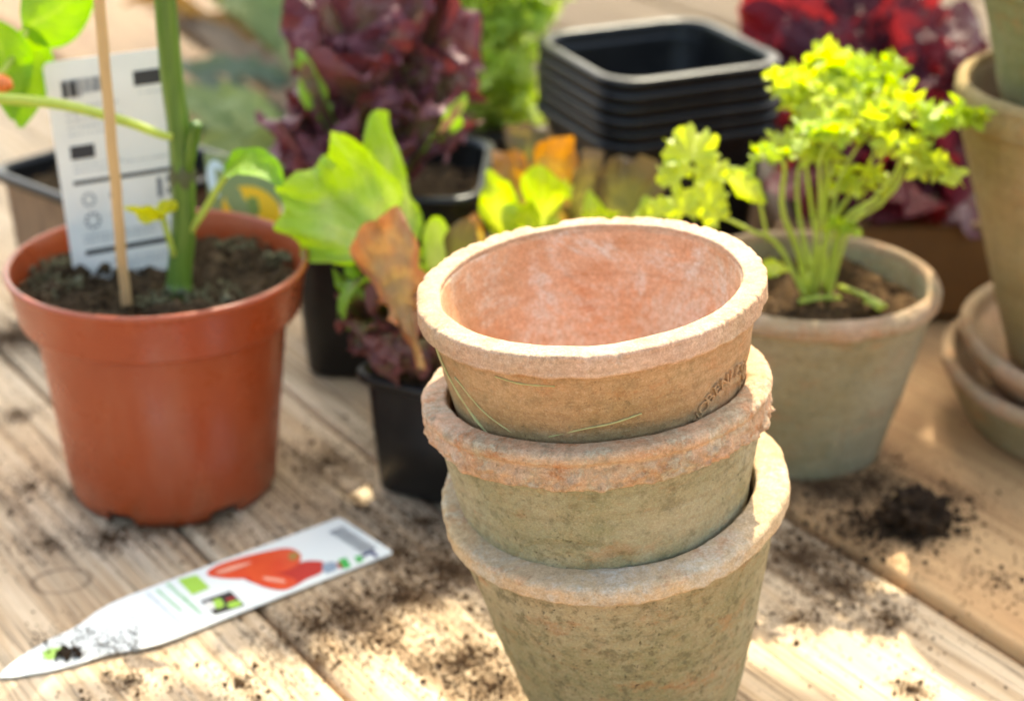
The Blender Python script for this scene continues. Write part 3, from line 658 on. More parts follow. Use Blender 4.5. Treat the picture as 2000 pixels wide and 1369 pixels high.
# ---------------------------------------------------------------- mixed lettuce behind the stack (bases hidden)
b1 = Vector((.030, .885, .052))
let2 = thing('lettuce_plant', 'mixed lettuce with lime, amber and olive leaves rising behind the top clay pot', 'lettuce', b1)
B1 = lambda dx=0, dy=0: b1+Vector((dx, dy, 0))
for k, (mt, pts, wd, sdv, kw) in enumerate([
 (L_LIME, [B1(-.012, -.008), at(985, 470, .865), at(970, 400, .860), at(955, 348, .856)], .0085, (1, .1, .2), dict(ruf=.004, freq=4, cup=.4)),
 (L_LIME, [B1(-.006, -.012), at(1040, 460, .855), at(1050, 410, .852), at(1105, 355, .850)], .0125, (.8, .2, .5), dict(ruf=.005, freq=5, cup=-.3)),
 (L_LIME, [B1(.0, -.016), at(1060, 470, .850), at(1030, 430, .845), at(1010, 395, .842)], .0100, (1, 0, -.3), dict(ruf=.005, freq=5, cup=.3)),
 (L_LIME, [B1(.006, -.014), at(1130, 470, .848), at(1150, 430, .845), at(1165, 398, .842)], .0075, (1, 0, .3), dict(ruf=.004, freq=5, cup=.3)),
 (L_LIME, [B1(.012, -.014), at(1200, 470, .846), at(1240, 430, .842), at(1268, 408, .840)], .0085, (1, 0, .3), dict(ruf=.004, freq=5, cup=.3)),
 (L_AMBER, [B1(0, .006), at(1070, 460, .890), at(1080, 360, .895), at(1085, 275, .898)], .0150, (1, .1, 0), dict(ruf=.003, freq=4, cup=.3)),
 (L_AMBER, [B1(-.008, .004), at(1030, 470, .892), at(1020, 380, .90), at(1000, 290, .905)], .0085, (1, .1, 0), dict(ruf=.003, freq=4, cup=.3)),
 (L_OLIVE, [B1(.006, .0), at(1110, 460, .885), at(1130, 380, .885), at(1150, 310, .884)], .0090, (1, .1, .2), dict(ruf=.003, freq=4, cup=.4)),
 (L_OLIVE, [B1(.014, .0), at(1190, 460, .88), at(1215, 390, .882), at(1255, 315, .885)], .0180, (1, .1, .3), dict(ruf=.004, freq=4, cup=.3)),
 (L_AMBER, [B1(-.016, -.010), at(950, 500, .862), at(925, 460, .858), at(905, 440, .855)], .0085, (1, .1, .2), dict(ruf=.003, freq=4, cup=.3)),
 (L_OLIVE, [B1(.002, .012), at(1070, 400, .93), at(1040, 300, .94), at(1030, 235, .945)], .0110, (1, .1, .2), dict(ruf=.003, freq=4, cup=.3))]):
    kw['ruf'] *= 1.3; kw['freq'] += 2; leaf(let2, mt, pts, wd*1.05, side=sdv, seed=20+k, jag=.0028, crk=.0018, round_tip=.15, nu=34, nv=30, prof=lambda u: .22+.8*min(1, u*1.15), **kw)

# ---------------------------------------------------------------- red lettuces
def frill_plant(name, label, base, specs, mats, seed, ruf, width, freq):
    t = thing(name, label, 'lettuce', base); rng = random.Random(seed)
    for k, (px, py, d, wk) in enumerate(specs):
        tip = at(px, py, d); out = (tip-base); out.z = 0
        mid = base.lerp(tip, .62)+Vector((rng.uniform(-.010, .010), rng.uniform(-.008, .004), .020)); b = base+Vector((rng.uniform(-.010, .010), rng.uniform(-.008, .008), 0))
        an = rng.uniform(-.9, .9); sv = Vector((math.cos(an), math.sin(an), rng.uniform(-.45, .45)))
        leaf(t, mats[k % len(mats)], [b, base.lerp(mid, .55)+Vector((0, 0, .006)), mid, tip], width*wk*rng.uniform(.85, 1.15), side=sv, ruf=ruf*rng.uniform(.8, 1.4), freq=freq+rng.randint(-1, 2), cup=rng.uniform(-.5, .45), jag=ruf*.30, seed=seed*50+k, nu=46, nv=44, round_tip=.30, crk=.0022, twist=rng.uniform(-.6, .6), prof=lambda u: (.16+.84*min(1, u*1.35)**1.2)*(1 if u < .85 else 1-(u-.85)*1.2))
    return t
redL = frill_plant('lettuce_plant', 'dark red frilly lettuce in the large black pot', Vector((-.066, .930, .088)), [
 (760, -60, .962, 1.1), (640, -60, .955, 1.0), (880, -40, .952, .95), (700, 60, .938, 1.1), (830, 60, .93, 1.0), (600, 30, .94, .8), (885, 130, .925, .7), (770, 120, .912, 1.05), (650, 150, .912, .9),
 (560, 205, .915, .75), (830, 200, .905, .8), (700, 215, .895, .9), (600, 290, .892, .8), (560, 330, .89, .55), (520, 235, .905, .7), (535, 300, .90, .7), (560, 380, .885, .5), (550, 20, .95, .6), (905, 250, .90, .55), (900, 20, .955, .9), (860, -60, .965, .9), (905, 90, .935, .7), (660, 320, .885, .6), (780, 290, .89, .55)], [L_RED], 3, .0058, .030, 7)
leaf(redL, L_GREENP, [Vector((-.075, .925, .09)), at(640, 230, .90), at(600, 160, .895), at(575, 95, .90)], .008, side=(1, 0, .3), ruf=.003, freq=6, seed=77, jag=.002, crk=.002, nu=30, nv=24)
leaf(redL, L_GREENP, [Vector((-.06, .925, .09)), at(860, 250, .89), at(900, 220, .885), at(912, 180, .885)], .006, side=(1, 0, .3), ruf=.003, freq=6, seed=78, jag=.002, crk=.002, nu=30, nv=24)
redR = frill_plant('lettuce_plant', 'bright red frilly lettuce in the wooden crate, behind the parsley', Vector((.215, 1.06, .050)), [
 (1480, -30, 1.12, 1.0), (1600, -50, 1.13, 1.1), (1720, -50, 1.13, 1.1), (1830, -30, 1.12, 1.0), (1520, 60, 1.08, .9), (1650, 40, 1.08, 1.0), (1780, 40, 1.08, 1.0), (1870, 60, 1.08, .8), (1560, 150, 1.05, .9), (1700, 130, 1.05, 1.0), (1830, 150, 1.05, .9),
 (1500, 230, 1.02, .7), (1640, 230, 1.02, .9), (1760, 240, 1.02, .9), (1870, 270, 1.02, .8), (1560, 320, 1.0, .8), (1690, 320, .995, .9), (1810, 340, .995, .9), (1860, 400, .985, .7), (1760, 410, .98, .8), (1650, 400, .985, .7), (1820, 425, .955, .7), (1720, 430, .955, .7), (1880, 440, .955, .6), (1540, 400, .96, .6), (1900, 330, 1.0, .8), (1470, 120, 1.08, .8), (1450, 40, 1.12, .8), (1900, 200, 1.04, .8), (1560, 20, 1.16, 1.1), (1700, 20, 1.16, 1.1), (1840, 20, 1.16, 1.1)], [L_RED2, L_RED3, L_RED3], 8, .0066, .032, 8)

# ---------------------------------------------------------------- leaflets for parsley and curly green
def leaflet(mb, p, nrm, up, r, rng, lobes=7, curl=.35, amp=.30):
    nrm = Vector(nrm).normalized(); up = Vector(up); up = (up-nrm*up.dot(nrm)).normalized(); sx = up.cross(nrm)
    n = 4*lobes; v = [Vector(p)]; uv = [(.1, .5)]; ph = rng.uniform(0, 6.28)
    for ring, k in ((.5, 0), (1.0, 1)):
        for j in range(n+1):
            th = R(-150)+R(300)*j/n; lob = 1+(amp*math.cos(j/n*lobes*2*math.pi))*k*1.1
            lob *= (.72+.28*math.cos(th*.55)); rr = r*ring*lob
            z = r*curl*ring*ring*(math.sin(j/n*lobes*2*math.pi*.5+ph)+.5*math.sin(j*1.9+ph))
            v.append(Vector(p)+up*(rr*math.cos(th)+r*.25)+sx*(rr*math.sin(th))+nrm*z); uv.append((.3+.6*ring, .5+.4*math.sin(th)*ring))
    f = [(0, 1+j, 2+j) for j in range(n)]+[(1+j, n+2+j, n+3+j, 2+j) for j in range(n)]
    mb.add(v, f, uv)
def cluster(parent, mat, c, r, n, rl, seed, flat=.6, stem_from=None, up=(0, 0, 1), curl=.35):
    rng = random.Random(seed); mb = MB(); c = Vector(c)
    for k in range(n):
        d = Vector((rng.gauss(0, 1), rng.gauss(0, 1), abs(rng.gauss(0, flat))+.1)).normalized(); p = c+Vector((d.x*r, d.y*r, d.z*r*flat))*rng.uniform(.45, 1)
        nm = (d*.7+Vector((rng.gauss(0, .5), rng.gauss(0, .5), rng.gauss(.5, .4)))).normalized(); upv = (p-c)+Vector((rng.gauss(0, .002), rng.gauss(0, .002), .002))
        leaflet(mb, p, nm, upv, rl*rng.uniform(.7, 1.25), rng, rng.choice((5, 6, 7)), curl)
        if k % 2 == 0 and stem_from is not None:
            tv, tf = tube(bez([stem_from, c.lerp(p, .3), p], 5), [.0006, .0006, .0005, .0005, .0004], 5); mb.add(tv, tf, [(.2, .5)]*len(tv))
    return mb.build('leaf', mat, parent, True, world=True)
pb = on(1590, 548, .079); pb = Vector((.1375, .810, .077))
par = thing('parsley_plant', 'bright yellow-green curly parsley growing in the small clay pot', 'parsley', pb)
def pstem(pts, r0, r1, n=16):
    c = spline(pts, n); v, f = tube(c, [r0+(r1-r0)*i/(n-1) for i in range(n)], 8); return obj('stem', v, f, STEM_P, par, True, [(.2, .5)]*len(v), world=True)
PC = [  # stem way-points, cluster centre, radius, count, leaflet size
 ([(1562, 500, .812), (1528, 410, .806), (1532, 320, .803)], (1505, 290, .80), .0065, 9, .0048),
 ([(1562, 430, .82), (1558, 340, .822)], (1575, 268, .822), .0095, 14, .0050),
 ([(1600, 430, .825), (1612, 330, .828)], (1610, 190, .828), .0150, 26, .0056),
 ([(1610, 440, .83), (1630, 320, .835)], (1690, 140, .838), .0130, 22, .0058),
 ([(1590, 440, .835), (1570, 300, .84)], (1550, 150, .842), .0115, 18, .0055),
 ([(1640, 440, .822), (1720, 380, .82), (1765, 300, .818)], (1760, 205, .818), .0130, 22, .0054),
 ([(1650, 450, .815), (1730, 390, .81), (1790, 270, .806)], (1850, 222, .803), .0105, 18, .0055),
 ([(1630, 430, .818), (1665, 380, .815)], (1675, 345, .812), .0095, 16, .0046),
 ([(1620, 440, .81), (1640, 350, .806)], (1680, 245, .804), .0115, 18, .0052),
 ([(1600, 420, .80), (1600, 330, .797)], (1610, 250, .796), .0100, 14, .0050),
 ([(1650, 440, .806), (1740, 380, .80), (1775, 330, .797)], (1830, 320, .794), .0070, 9, .0056),
 ([(1660, 450, .80), (1740, 350, .797)], (1760, 278, .795), .0075, 9, .0050),
 ([(1610, 480, .80)], (1640, 430, .798), .0055, 8, .0038),
 ([(1600, 440, .842), (1620, 300, .85)], (1630, 120, .855), .0110, 16, .0056),
 ([(1620, 450, .845), (1700, 320, .85)], (1720, 170, .855), .0115, 16, .0056)]
for k, (way, cc, r, n_, rl) in enumerate(PC):
    cc = (cc[0], cc[1]+16, cc[2]); n_ = int(n_*.85); rl *= 1.22; c = at(*cc); rng = random.Random(100+k); st = pb+Vector((rng.uniform(-.006, .006), rng.uniform(-.005, .005), -.002))
    pstem([st]+[at(*q) for q in way]+[c-Vector((0, 0, r*.4))], .0019 if k == 0 else (.0012 if k < 9 else .0009), .0006)
    cluster(par, L_PARSLEY if k % 3 else L_PARS2, c, r*1.12, n_, rl, 200+k, .55, c-Vector((0, 0, r*.5)), curl=.30)
# the flat scalloped leaf leaning out to the left, and yellowing leaves at its foot
pstem([pb+Vector((-.004, -.002, 0)), at(1520, 480, .806), at(1470, 452, .80), at(1425, 430, .797)], .0012, .0008)
rng = random.Random(5); 
for (px, py, d, r, lb) in ((1350, 315, .80, .0125, 7), (1330, 350, .796, .0085, 6), (1390, 350, .797, .0085, 6), (1385, 405, .793, .0095, 6), (1335, 420, .79, .0085, 5), (1290, 420, .788, .006, 5), (1405, 430, .79, .006, 5)):
    mb = MB(); leaflet(mb, at(px, py, d), (-.1+rng.uniform(-.3, .3), -.75, .55+rng.uniform(-.3, .3)), (-.3+rng.uniform(-.5, .5), 0, 1), r*1.05, rng, lb+3, .28, .11); mb.build('leaf', L_PARSLEY, par, True, world=True)
leaf(par, L_LIME, [at(1420, 340, .80), at(1440, 360, .797), at(1470, 380, .793), at(1500, 395, .788)], .0085, side=(.3, -.5, .8), ruf=.001, freq=3, cup=.3, seed=61, prof=lambda u: math.sin(math.pi*(u*.8+.1))**.6)
pstem([at(1500, 470, .804), at(1470, 350, .80), at(1420, 325, .80)], .0009, .0007)
leaf(par, L_LIME, [at(1545, 530, .80), at(1520, 520, .795), at(1500, 522, .79), at(1480, 530, .787)], .006, side=(.2, .5, .6), ruf=.001, freq=3, cup=.2, seed=62)
for (x0, y0, x1, y1) in ((1560, 590, 1640, 582), (1640, 560, 1730, 600), (1690, 590, 1720, 606)):
    v, f = tube(spline([on(x0, y0, .083), on((x0+x1)/2, (y0+y1)/2-4, .085), on(x1, y1, .0825)], 8), .0011, 6); obj('stem', v, f, STEM_P, par, True, [(.2, .5)]*len(v), world=True)

gb = Vector((-.012, 1.13, .060))
cg = thing('curly_herb', 'tall bushy curly green herb between the red lettuce and the black pot stack', 'herb', gb); rng = random.Random(31)
for k in range(64):
    px = 965+rng.uniform(-95, 90); py = rng.uniform(-50, 235); px += (120-py)*.08
    c = at(px, py, 1.12+rng.uniform(-.03, .03))
    cluster(cg, L_CURLY, c, .013, 13, .0078, 300+k, .8, None, curl=.3)
    if k % 2 == 0:
        v, f = tube(spline([gb+Vector((rng.uniform(-.01, .01), rng.uniform(-.01, .01), 0)), gb.lerp(c, .5)+Vector((0, 0, .01)), c], 8), .0012, 6); obj('stem', v, f, STEM_P, cg, True, [(.2, .5)]*len(v), world=True)

# ---------------------------------------------------------------- pepper plant, stick and label in the orange pot
kb = on(348, 580, .094); pep = thing('pepper_plant', 'young pepper plant with thick green stem in the orange pot', 'pepper plant', kb)
sp = [kb-Vector((0, 0, .004)), at(352, 530, kb.y+.001), at(360, 430, kb.y+.002), at(352, 270, kb.y+.003), at(336, 150, kb.y+.003), at(318, -60, kb.y+.002)]
c = spline(sp, 40); rad = []
for i, p in enumerate(c):
    t = i/39; r = .0054-.0010*t; py_ = 580-640*t
    rad.append(r*(1+.18*math.exp(-((t-.10)/.025)**2)+.14*math.exp(-((t-.50)/.02)**2)+.10*math.exp(-(t/.03)**2)))
v, f = tube(c, rad, 18)
n_ = 18; vv = []
for i, p in enumerate(v):
    ring = c[i//n_]; d = Vector(p)-ring; q = 2*math.pi*(i % n_)/n_; vv.append(ring+d*(1+.07*math.cos(5*q)))
st = obj('stem', vv, f, STEM, pep, True, world=True)
v, f = tube(spline([c[19], at(380, 258, kb.y-.003), at(384, 240, kb.y-.004)], 6), [.0030, .0028, .0026, .0024, .0026, .0022], 10); obj('cut_side_shoot', v, f, STEM, pep, world=True)
for k_ in (4, 20):
    v, f = tube([c[k_-1], c[k_], c[k_+1]], [rad[k_-1]*.98, rad[k_]*1.09, rad[k_+1]*.98], 18, False); obj('stem_node', v, f, NODE, pep, world=True)
def petiole(pts, r0, r1):
    q = spline(pts, 20); v, f = tube(q, [r0+(r1-r0)*i/19 for i in range(20)], 9); obj('leaf_stalk', v, f, STEM_P, pep, True, [(.2, .5)]*len(v), world=True)
y_ = kb.y
petiole([at(335, 268, y_-.004), at(310, 262, y_-.006), at(240, 236, y_-.008), at(120, 205, y_-.006), at(-30, 190, y_)], .0016, .0024)
petiole([at(370, 455, y_), at(400, 410, y_-.002), at(430, 360, y_-.003), at(450, 335, y_-.003)], .0018, .0012)
petiole([at(340, 500, y_-.003), at(328, 460, y_-.005), at(318, 425, y_-.006)], .0014, .0012)
lp = lambda u: math.sin(math.pi*(u**.8)*.97+.03)**.85
leaf(pep, L_PEPPER, [at(435, 350, y_-.003), at(462, 310, y_-.006), at(520, 318, y_-.012), at(552, 362, y_-.018)], .0092, side=(.25, .8, .5), ruf=.0008, freq=3, cup=-.35, seed=81, prof=lp, round_tip=0)
leaf(pep, L_PEPPERY, [at(318, 428, y_-.006), at(308, 412, y_-.010), at(270, 402, y_-.012), at(242, 402, y_-.014)], .0060, side=(.75, -.2, .3), ruf=.0006, freq=3, cup=.45, seed=82, prof=lp, round_tip=0)
leaf(pep, L_PEPPERY, [at(318, 432, y_-.006), at(322, 412, y_-.006), at(336, 400, y_-.006), at(345, 396, y_-.006)], .0052, side=(.3, -.2, .8), ruf=.0006, freq=3, cup=.3, seed=83, prof=lp, round_tip=0)
petiole([at(-40, 190, y_), at(20, 120, .80), at(52, 60, .815)], .0016, .0012)
leaf(pep, L_PEPPER, [at(45, 55, .815), at(80, 40, .82), at(120, 30, .82), at(190, -60, .825)], .0165, side=(.3, .2, .9), ruf=.0015, freq=3, cup=.3, seed=84, prof=lp, round_tip=0)
leaf(pep, L_PEPPER, [at(52, 50, .815), at(50, 110, .82), at(50, 170, .82), at(40, 250, .815)], .0135, side=(.9, .4, .1), ruf=.0015, freq=3, cup=-.3, seed=85, prof=lp, round_tip=0)
leaf(pep, L_PEPPER, [at(-20, 40, .80), at(10, 100, .802), at(15, 150, .80), at(25, 235, .795)], .0130, side=(.9, .4, .1), ruf=.0015, freq=3, cup=-.3, seed=86, prof=lp, round_tip=0)
fm = plain('pepper_fruit_orange', lin(232, 120, 54), .3)
v, f = tube(spline([at(-60, 150, .79), at(-20, 158, .79), at(10, 165, .79), at(26, 172, .79)], 12), [.001, .003, .0040, .0042, .0042, .0041, .0040, .0038, .0034, .0028, .0018, .0004], 12); obj('fruit', v, f, fm, pep, world=True)

q0, q1 = on(247, 604, .094), at(188, -60, .742)
stk = thing('support_stick', 'thin pale bamboo stick standing upright in the orange pot', 'stick', q0)
pts = [q0.lerp(q1, k/30)+Vector((.0005*mn.noise(Vector((k*.3, 0, 0))), 0, 0)) for k in range(-1, 31)]
v, f = tube(pts, [.0023*(1+.06*mn.noise(Vector((k*.5, 3, 0)))) for k in range(32)], 12); obj('shaft', v, f, BAMBOO, stk, world=True)

def card(name, label, TL, TR, BL, BR, th=.0007, cat='plant label'):
    b = (BL+BR)/2; t = thing(name, label, cat, b); nn = (TR-TL).cross(BL-TL).normalized()
    if nn.y > 0: nn = -nn
    S_ = lambda a, b_: TL.lerp(TR, a).lerp(BL.lerp(BR, a), b_)
    # outline with rounded upper corners
    o2 = []
    for cx, cy, s0 in ((.05, .03, 180), (.95, .03, 270)):
        for j in range(6):
            q = R(s0+90*j/5); o2.append((cx+.05*math.cos(q), cy+.03*math.sin(q)))
    o2 += [(1, 1), (0, 1)]
    fr = [S_(*p) for p in o2]; bk = [p-nn*th for p in fr]; n = len(fr)
    obj('card', fr+bk, [tuple(range(n)), tuple(range(2*n-1, n-1, -1))]+[(i, n+i, n+(i+1) % n, (i+1) % n) for i in range(n)], WHITE, t, False, world=True)
    def pr(name_, rects, mat, lift=.00025):
        mb = MB()
        for poly in rects:
            if len(poly) == 4 and not hasattr(poly[0], '__len__'):
                x0, y0, x1, y1 = poly; poly = [(x0, y0), (x1, y0), (x1, y1), (x0, y1)]
            mb.add([S_(*p)+nn*lift for p in poly], [tuple(range(len(poly)))])
        o_ = mb.build(name_, mat, t, False, world=True)
        if len(rects) > 1: tag(o_, kind='stuff')
    return t, pr
yb = .806
tg, pr = card('plant_label', 'white plant label with barcode standing in the orange pot', at(82, 124, yb+.006), at(334, 92, yb+.006), at(148, 560, yb-.002), at(366, 520, yb-.002))
rng = random.Random(3)
x = .12; bars = []
while x < .50:
    wd = rng.choice((.006, .009, .014)); bars.append((x, .085, x+wd, .165 if x < .27 else .15)); x += wd+rng.choice((.006, .009, .012))
pr('barcode', bars, INKG); pr('barcode_block', [(.13, .095, .17, .16), (.19, .095, .235, .16)], INK, .0004)
pr('printed_block', [(.69, .085, .98, .15)], INK); pr('printed_block', [(.12, .375, .32, .435)], INK)
pr('printed_rule', [(.11, .530, .98, .548)], INK); pr('printed_rule', [(.13, .845, .97, .868)], INK)
dots = []
for (x0, x1, yy, hh) in ((.13, .55, .20, .012), (.13, .5, .23, .012), (.13, .56, .26, .012), (.13, .48, .29, .012), (.13, .5, .32, .012), (.13, .55, .46, .010), (.13, .5, .485, .010), (.55, .95, .47, .01), (.72, .96, .18, .01), (.13, .9, .775, .016), (.13, .75, .80, .014), (.35, .9, .905, .014), (.4, .85, .93, .014)):
    x = x0
    while x < x1:
        wd = rng.uniform(.012, .05); dots.append((x, yy, min(x1, x+wd), yy+hh*rng.uniform(.7, 1))); x += wd+rng.uniform(.008, .02)
pr('small_print', dots, INKL)
sym = []
for cx, cy, rr in ((.22, .62, .06), (.23, .715, .07)):
    for j in range(9):
        q0_, q1_ = R(40*j+5), R(40*j+30); sym.append([(cx+rr*math.cos(q0_), cy+rr*.55*math.sin(q0_)), (cx+rr*math.cos(q1_), cy+rr*.55*math.sin(q1_)), (cx+rr*.62*math.cos(q1_), cy+rr*.36*math.sin(q1_)), (cx+rr*.62*math.cos(q0_), cy+rr*.36*math.sin(q0_))])
sym += [(.40, .60, .46, .63), (.40, .69, .46, .72), (.80, .57, .84, .66), (.88, .565, .93, .60), (.88, .62, .95, .65), (.80, .68, .93, .70), (.80, .72, .9, .735)]
pr('printed_symbols', sym, INKG)

# the label lying on the table
tz = .0012
tag_o = thing('plant_label', 'pointed white plant label with red peppers lying on the table, soil on its tip', 'plant label', on(380, 1170, 0))
tip, e1, e2 = on(0, 1325), on(668, 1012), on(765, 1085)
ax = (((e1+e2)/2)-tip).normalized(); ay = Vector((-ax.y, ax.x, 0)); LEN = ((e1+e2)/2-tip).length; HW = (e1-e2).length/2*.99
half = [(0, .0006), (.004, .0035), (.016, .0085), (.027, .0112), (.037, .0122), (.043, .0140), (.050, .0172), (.058, .0192), (.066, HW), (LEN-.002, HW), (LEN-.0006, HW-.0006), (LEN, HW-.002)]
outl = [tip+ax*s+ay*t for s, t in half]+[tip+ax*s-ay*t for s, t in reversed(half)]
def bend(p, z): 
    s = (Vector((p[0], p[1], 0))-tip).dot(ax); return Vector((p[0], p[1], z+.0005*math.sin(math.pi*min(1, max(0, s/LEN)))**2))
n = len(outl)
# strip mesh so the card can bow slightly
mb = MB(); up_, lo_ = [], []
ss = [h_[0] for h_ in half]+[]; fine = sorted(set([round(x, 5) for x in ss]+[LEN*k/24 for k in range(1, 24)]))
wid = lambda s: np.interp(s, [h_[0] for h_ in half], [h_[1] for h_ in half])
v = []
for s in fine:
    wv = float(wid(s)); p0 = tip+ax*s+ay*wv; p1 = tip+ax*s-ay*wv
    v += [bend(p0, tz), bend(p1, tz), bend(p1, tz-.0006), bend(p0, tz-.0006)]
f = grid_faces(len(fine), 4)+[(0, 1, 2, 3), tuple(4*(len(fine)-1)+k for k in (3, 2, 1, 0))]
def tag_white():
    m = M('white_label'); P = m.pos(); d = m.N('VectorMath', operation='DISTANCE'); m.set(d.inputs[0], P); d.inputs[1].default_value = on(150, 1255)
    k = m.map(d.outputs['Value'], .005, .045, 1, 0); nz = m.noise(P, 700, 2, .5)
    c = m.mix(m.map(m.math('ADD', nz, m.math('MULTIPLY', k, .16)), .74, .80, 0, .85), lin(240, 240, 230), lin(92, 88, 80)); return m.fin(c, .4)
obj('card', v, f, tag_white(), tag_o, False, world=True)
def tp(name_, polys, mat, lift):
    mb = MB()
    for poly in polys: mb.add([bend(on(px/2.5, 980+py/2.5, tz), tz+lift) for px, py in poly], [tuple(range(len(poly)))])
    o_ = mb.build(name_, mat, tag_o, False, world=True)
    if len(polys) > 2: tag(o_, kind='stuff')
def sm(poly, n=40):
    P_ = [Vector((x, y, 0)) for x, y in poly]; m_ = len(P_); out = []
    for i in range(n):
        t = i/n*m_; k = int(t); t -= k; a, b, c, d = (P_[(k+j-1) % m_] for j in range(4))
        q = .5*((2*b)+(c-a)*t+(2*a-5*b+4*c-d)*t*t+(3*b-a-3*c+d)*t**3); out.append((q.x, q.y))
    return out
tp('pepper_picture', [sm([(1010, 358), (1060, 315), (1180, 275), (1300, 245), (1400, 228), (1455, 245), (1470, 275), (1440, 320), (1330, 360), (1220, 378), (1090, 378)])], P_PEP, .00020)
tp('pepper_picture', [sm([(1190, 372), (1290, 340), (1420, 310), (1500, 290), (1580, 296), (1572, 345), (1500, 380), (1420, 425), (1360, 434), (1260, 408)])], P_PEP2, .00014)
tp('pepper_picture', [sm([(1225, 378), (1330, 356), (1420, 372), (1450, 400), (1400, 430), (1340, 432), (1260, 408)])], P_PEP, .00026)
tp('picture_shine', [sm([(1060, 345), (1160, 312), (1230, 300), (1180, 325), (1080, 356)]), sm([(1290, 372), (1380, 385), (1390, 400), (1300, 388)])], P_PEPH, .00034)
tp('picture_stalk', [sm([(1410, 262), (1440, 248), (1462, 262), (1440, 288), (1415, 285)])], P_PEPC, .00034)
tp('green_emblem', [[(868, 385), (960, 362), (1025, 425), (940, 460)]], P_GREEN, .0002)
tp('dark_emblem', [[(980, 490), (1125, 440), (1195, 510), (1050, 558)]], INK, .0002)
tp('emblem_marks', [sm([(1040, 490), (1075, 478), (1095, 512), (1060, 528)]), sm([(1110, 505), (1160, 488), (1182, 508), (1130, 526)])], P_GREEN, .0003)
tp('emblem_marks', [sm([(1000, 500), (1040, 495), (1050, 528), (1020, 532)])], WHITE, .0003); tp('emblem_marks', [[(1100, 480), (1140, 468), (1150, 480), (1110, 492)]], P_RED, .0003)
bars = []; t = 0
while t < 1:
    d_ = rng.choice((.03, .045, .02)); p = lambda k, o: (1605+170*k+o*70, 150+105*k-o*27)
    bars.append([p(t, 0), p(t, 1), p(min(1, t+d_), 1), p(min(1, t+d_), 0)]); t += d_+rng.choice((.02, .03))
tp('barcode', bars, INKG, .0002)
tp('colour_patches', [[(1650, 285), (1690, 272), (1715, 318), (1680, 330)], [(1730, 268), (1765, 262), (1775, 290), (1745, 300)]], P_GREEN2, .0002)
tp('colour_patches', [[(1760, 262), (1820, 235), (1850, 268), (1835, 276), (1810, 252), (1775, 272)]], P_NAVY, .0002); tp('colour_patches', [[(1640, 300), (1665, 295), (1675, 325), (1660, 330)]], P_RED, .0002)
tp('colour_patches', [sm([(1575, 310), (1630, 295), (1645, 330), (1590, 350)])], P_BLUEG, .0003)
def textline(p0, p1, hgt, mat):
    polys = []; t = 0; dx, dy = p1[0]-p0[0], p1[1]-p0[1]
    while t < 1:
        w_ = rng.uniform(.02, .05); a = min(1, t+w_); hh = hgt*rng.uniform(.7, 1)
        polys.append([(p0[0]+dx*t, p0[1]+dy*t), (p0[0]+dx*a, p0[1]+dy*a), (p0[0]+dx*a+hh*1.3, p0[1]+dy*a-hh*.4), (p0[0]+dx*t+hh*1.3, p0[1]+dy*t-hh*.4)]); t = a+rng.uniform(.012, .03)
    tp('printed_text', polys, mat, .0002)
textline((810, 408), (975, 556), 16, P_TXG); textline((760, 436), (880, 542), 12, P_TXG); textline((716, 452), (880, 602), 7, P_BLUEG)
rng2 = random.Random(9); mb = MB(); gq = on(130, 1275)
for k in range(60):
    crumb(mb, on(rng2.gauss(135, 14), rng2.gauss(1275, 5), .002)+Vector((0, 0, .0006)), rng2.uniform(.0006, .0014), rng2)
for k in range(420):
    crumb(mb, on(rng2.uniform(60, 270), rng2.gauss(1255, 20), .0018)+Vector((0, 0, .0003)), rng2.uniform(.00015, .0006), rng2)
o = mb.build('label_soil', CLODM, tag_o, False, world=True); tag(o, kind='stuff')
tp('green_mark', [sm([(208, 745), (235, 720), (320, 712), (300, 745), (240, 775)])], P_GREEN, .0002)

# label with a yellow fruit picture leaning behind the orange pot
tg2, pr2 = card('plant_label', 'plant label with yellow fruit picture leaning on the large black pot', at(398, 296, .868), at(548, 322, .868), at(420, 520, .853), at(548, 530, .853))
cir = lambda cx, cy, rx, ry: [(cx+rx*math.cos(R(15*j)), cy+ry*math.sin(R(15*j))) for j in range(24)]
pr2('picture_ground', [(.0, .0, 1, 1)], printm('printed_sage', lin(134, 146, 92)), .00015); pr2('fruit_picture', [cir(.60, .50, .42, .26)], P_YEL, .00030); pr2('picture_sky', [cir(.14, .22, .13, .16)], P_SKY, .00025)
pr2('picture_stem', [[(.55, .34), (.68, .34), (.72, .46), (.62, .52), (.54, .44)]], printm('ink_leaf', lin(120, 140, 60)), .0004)

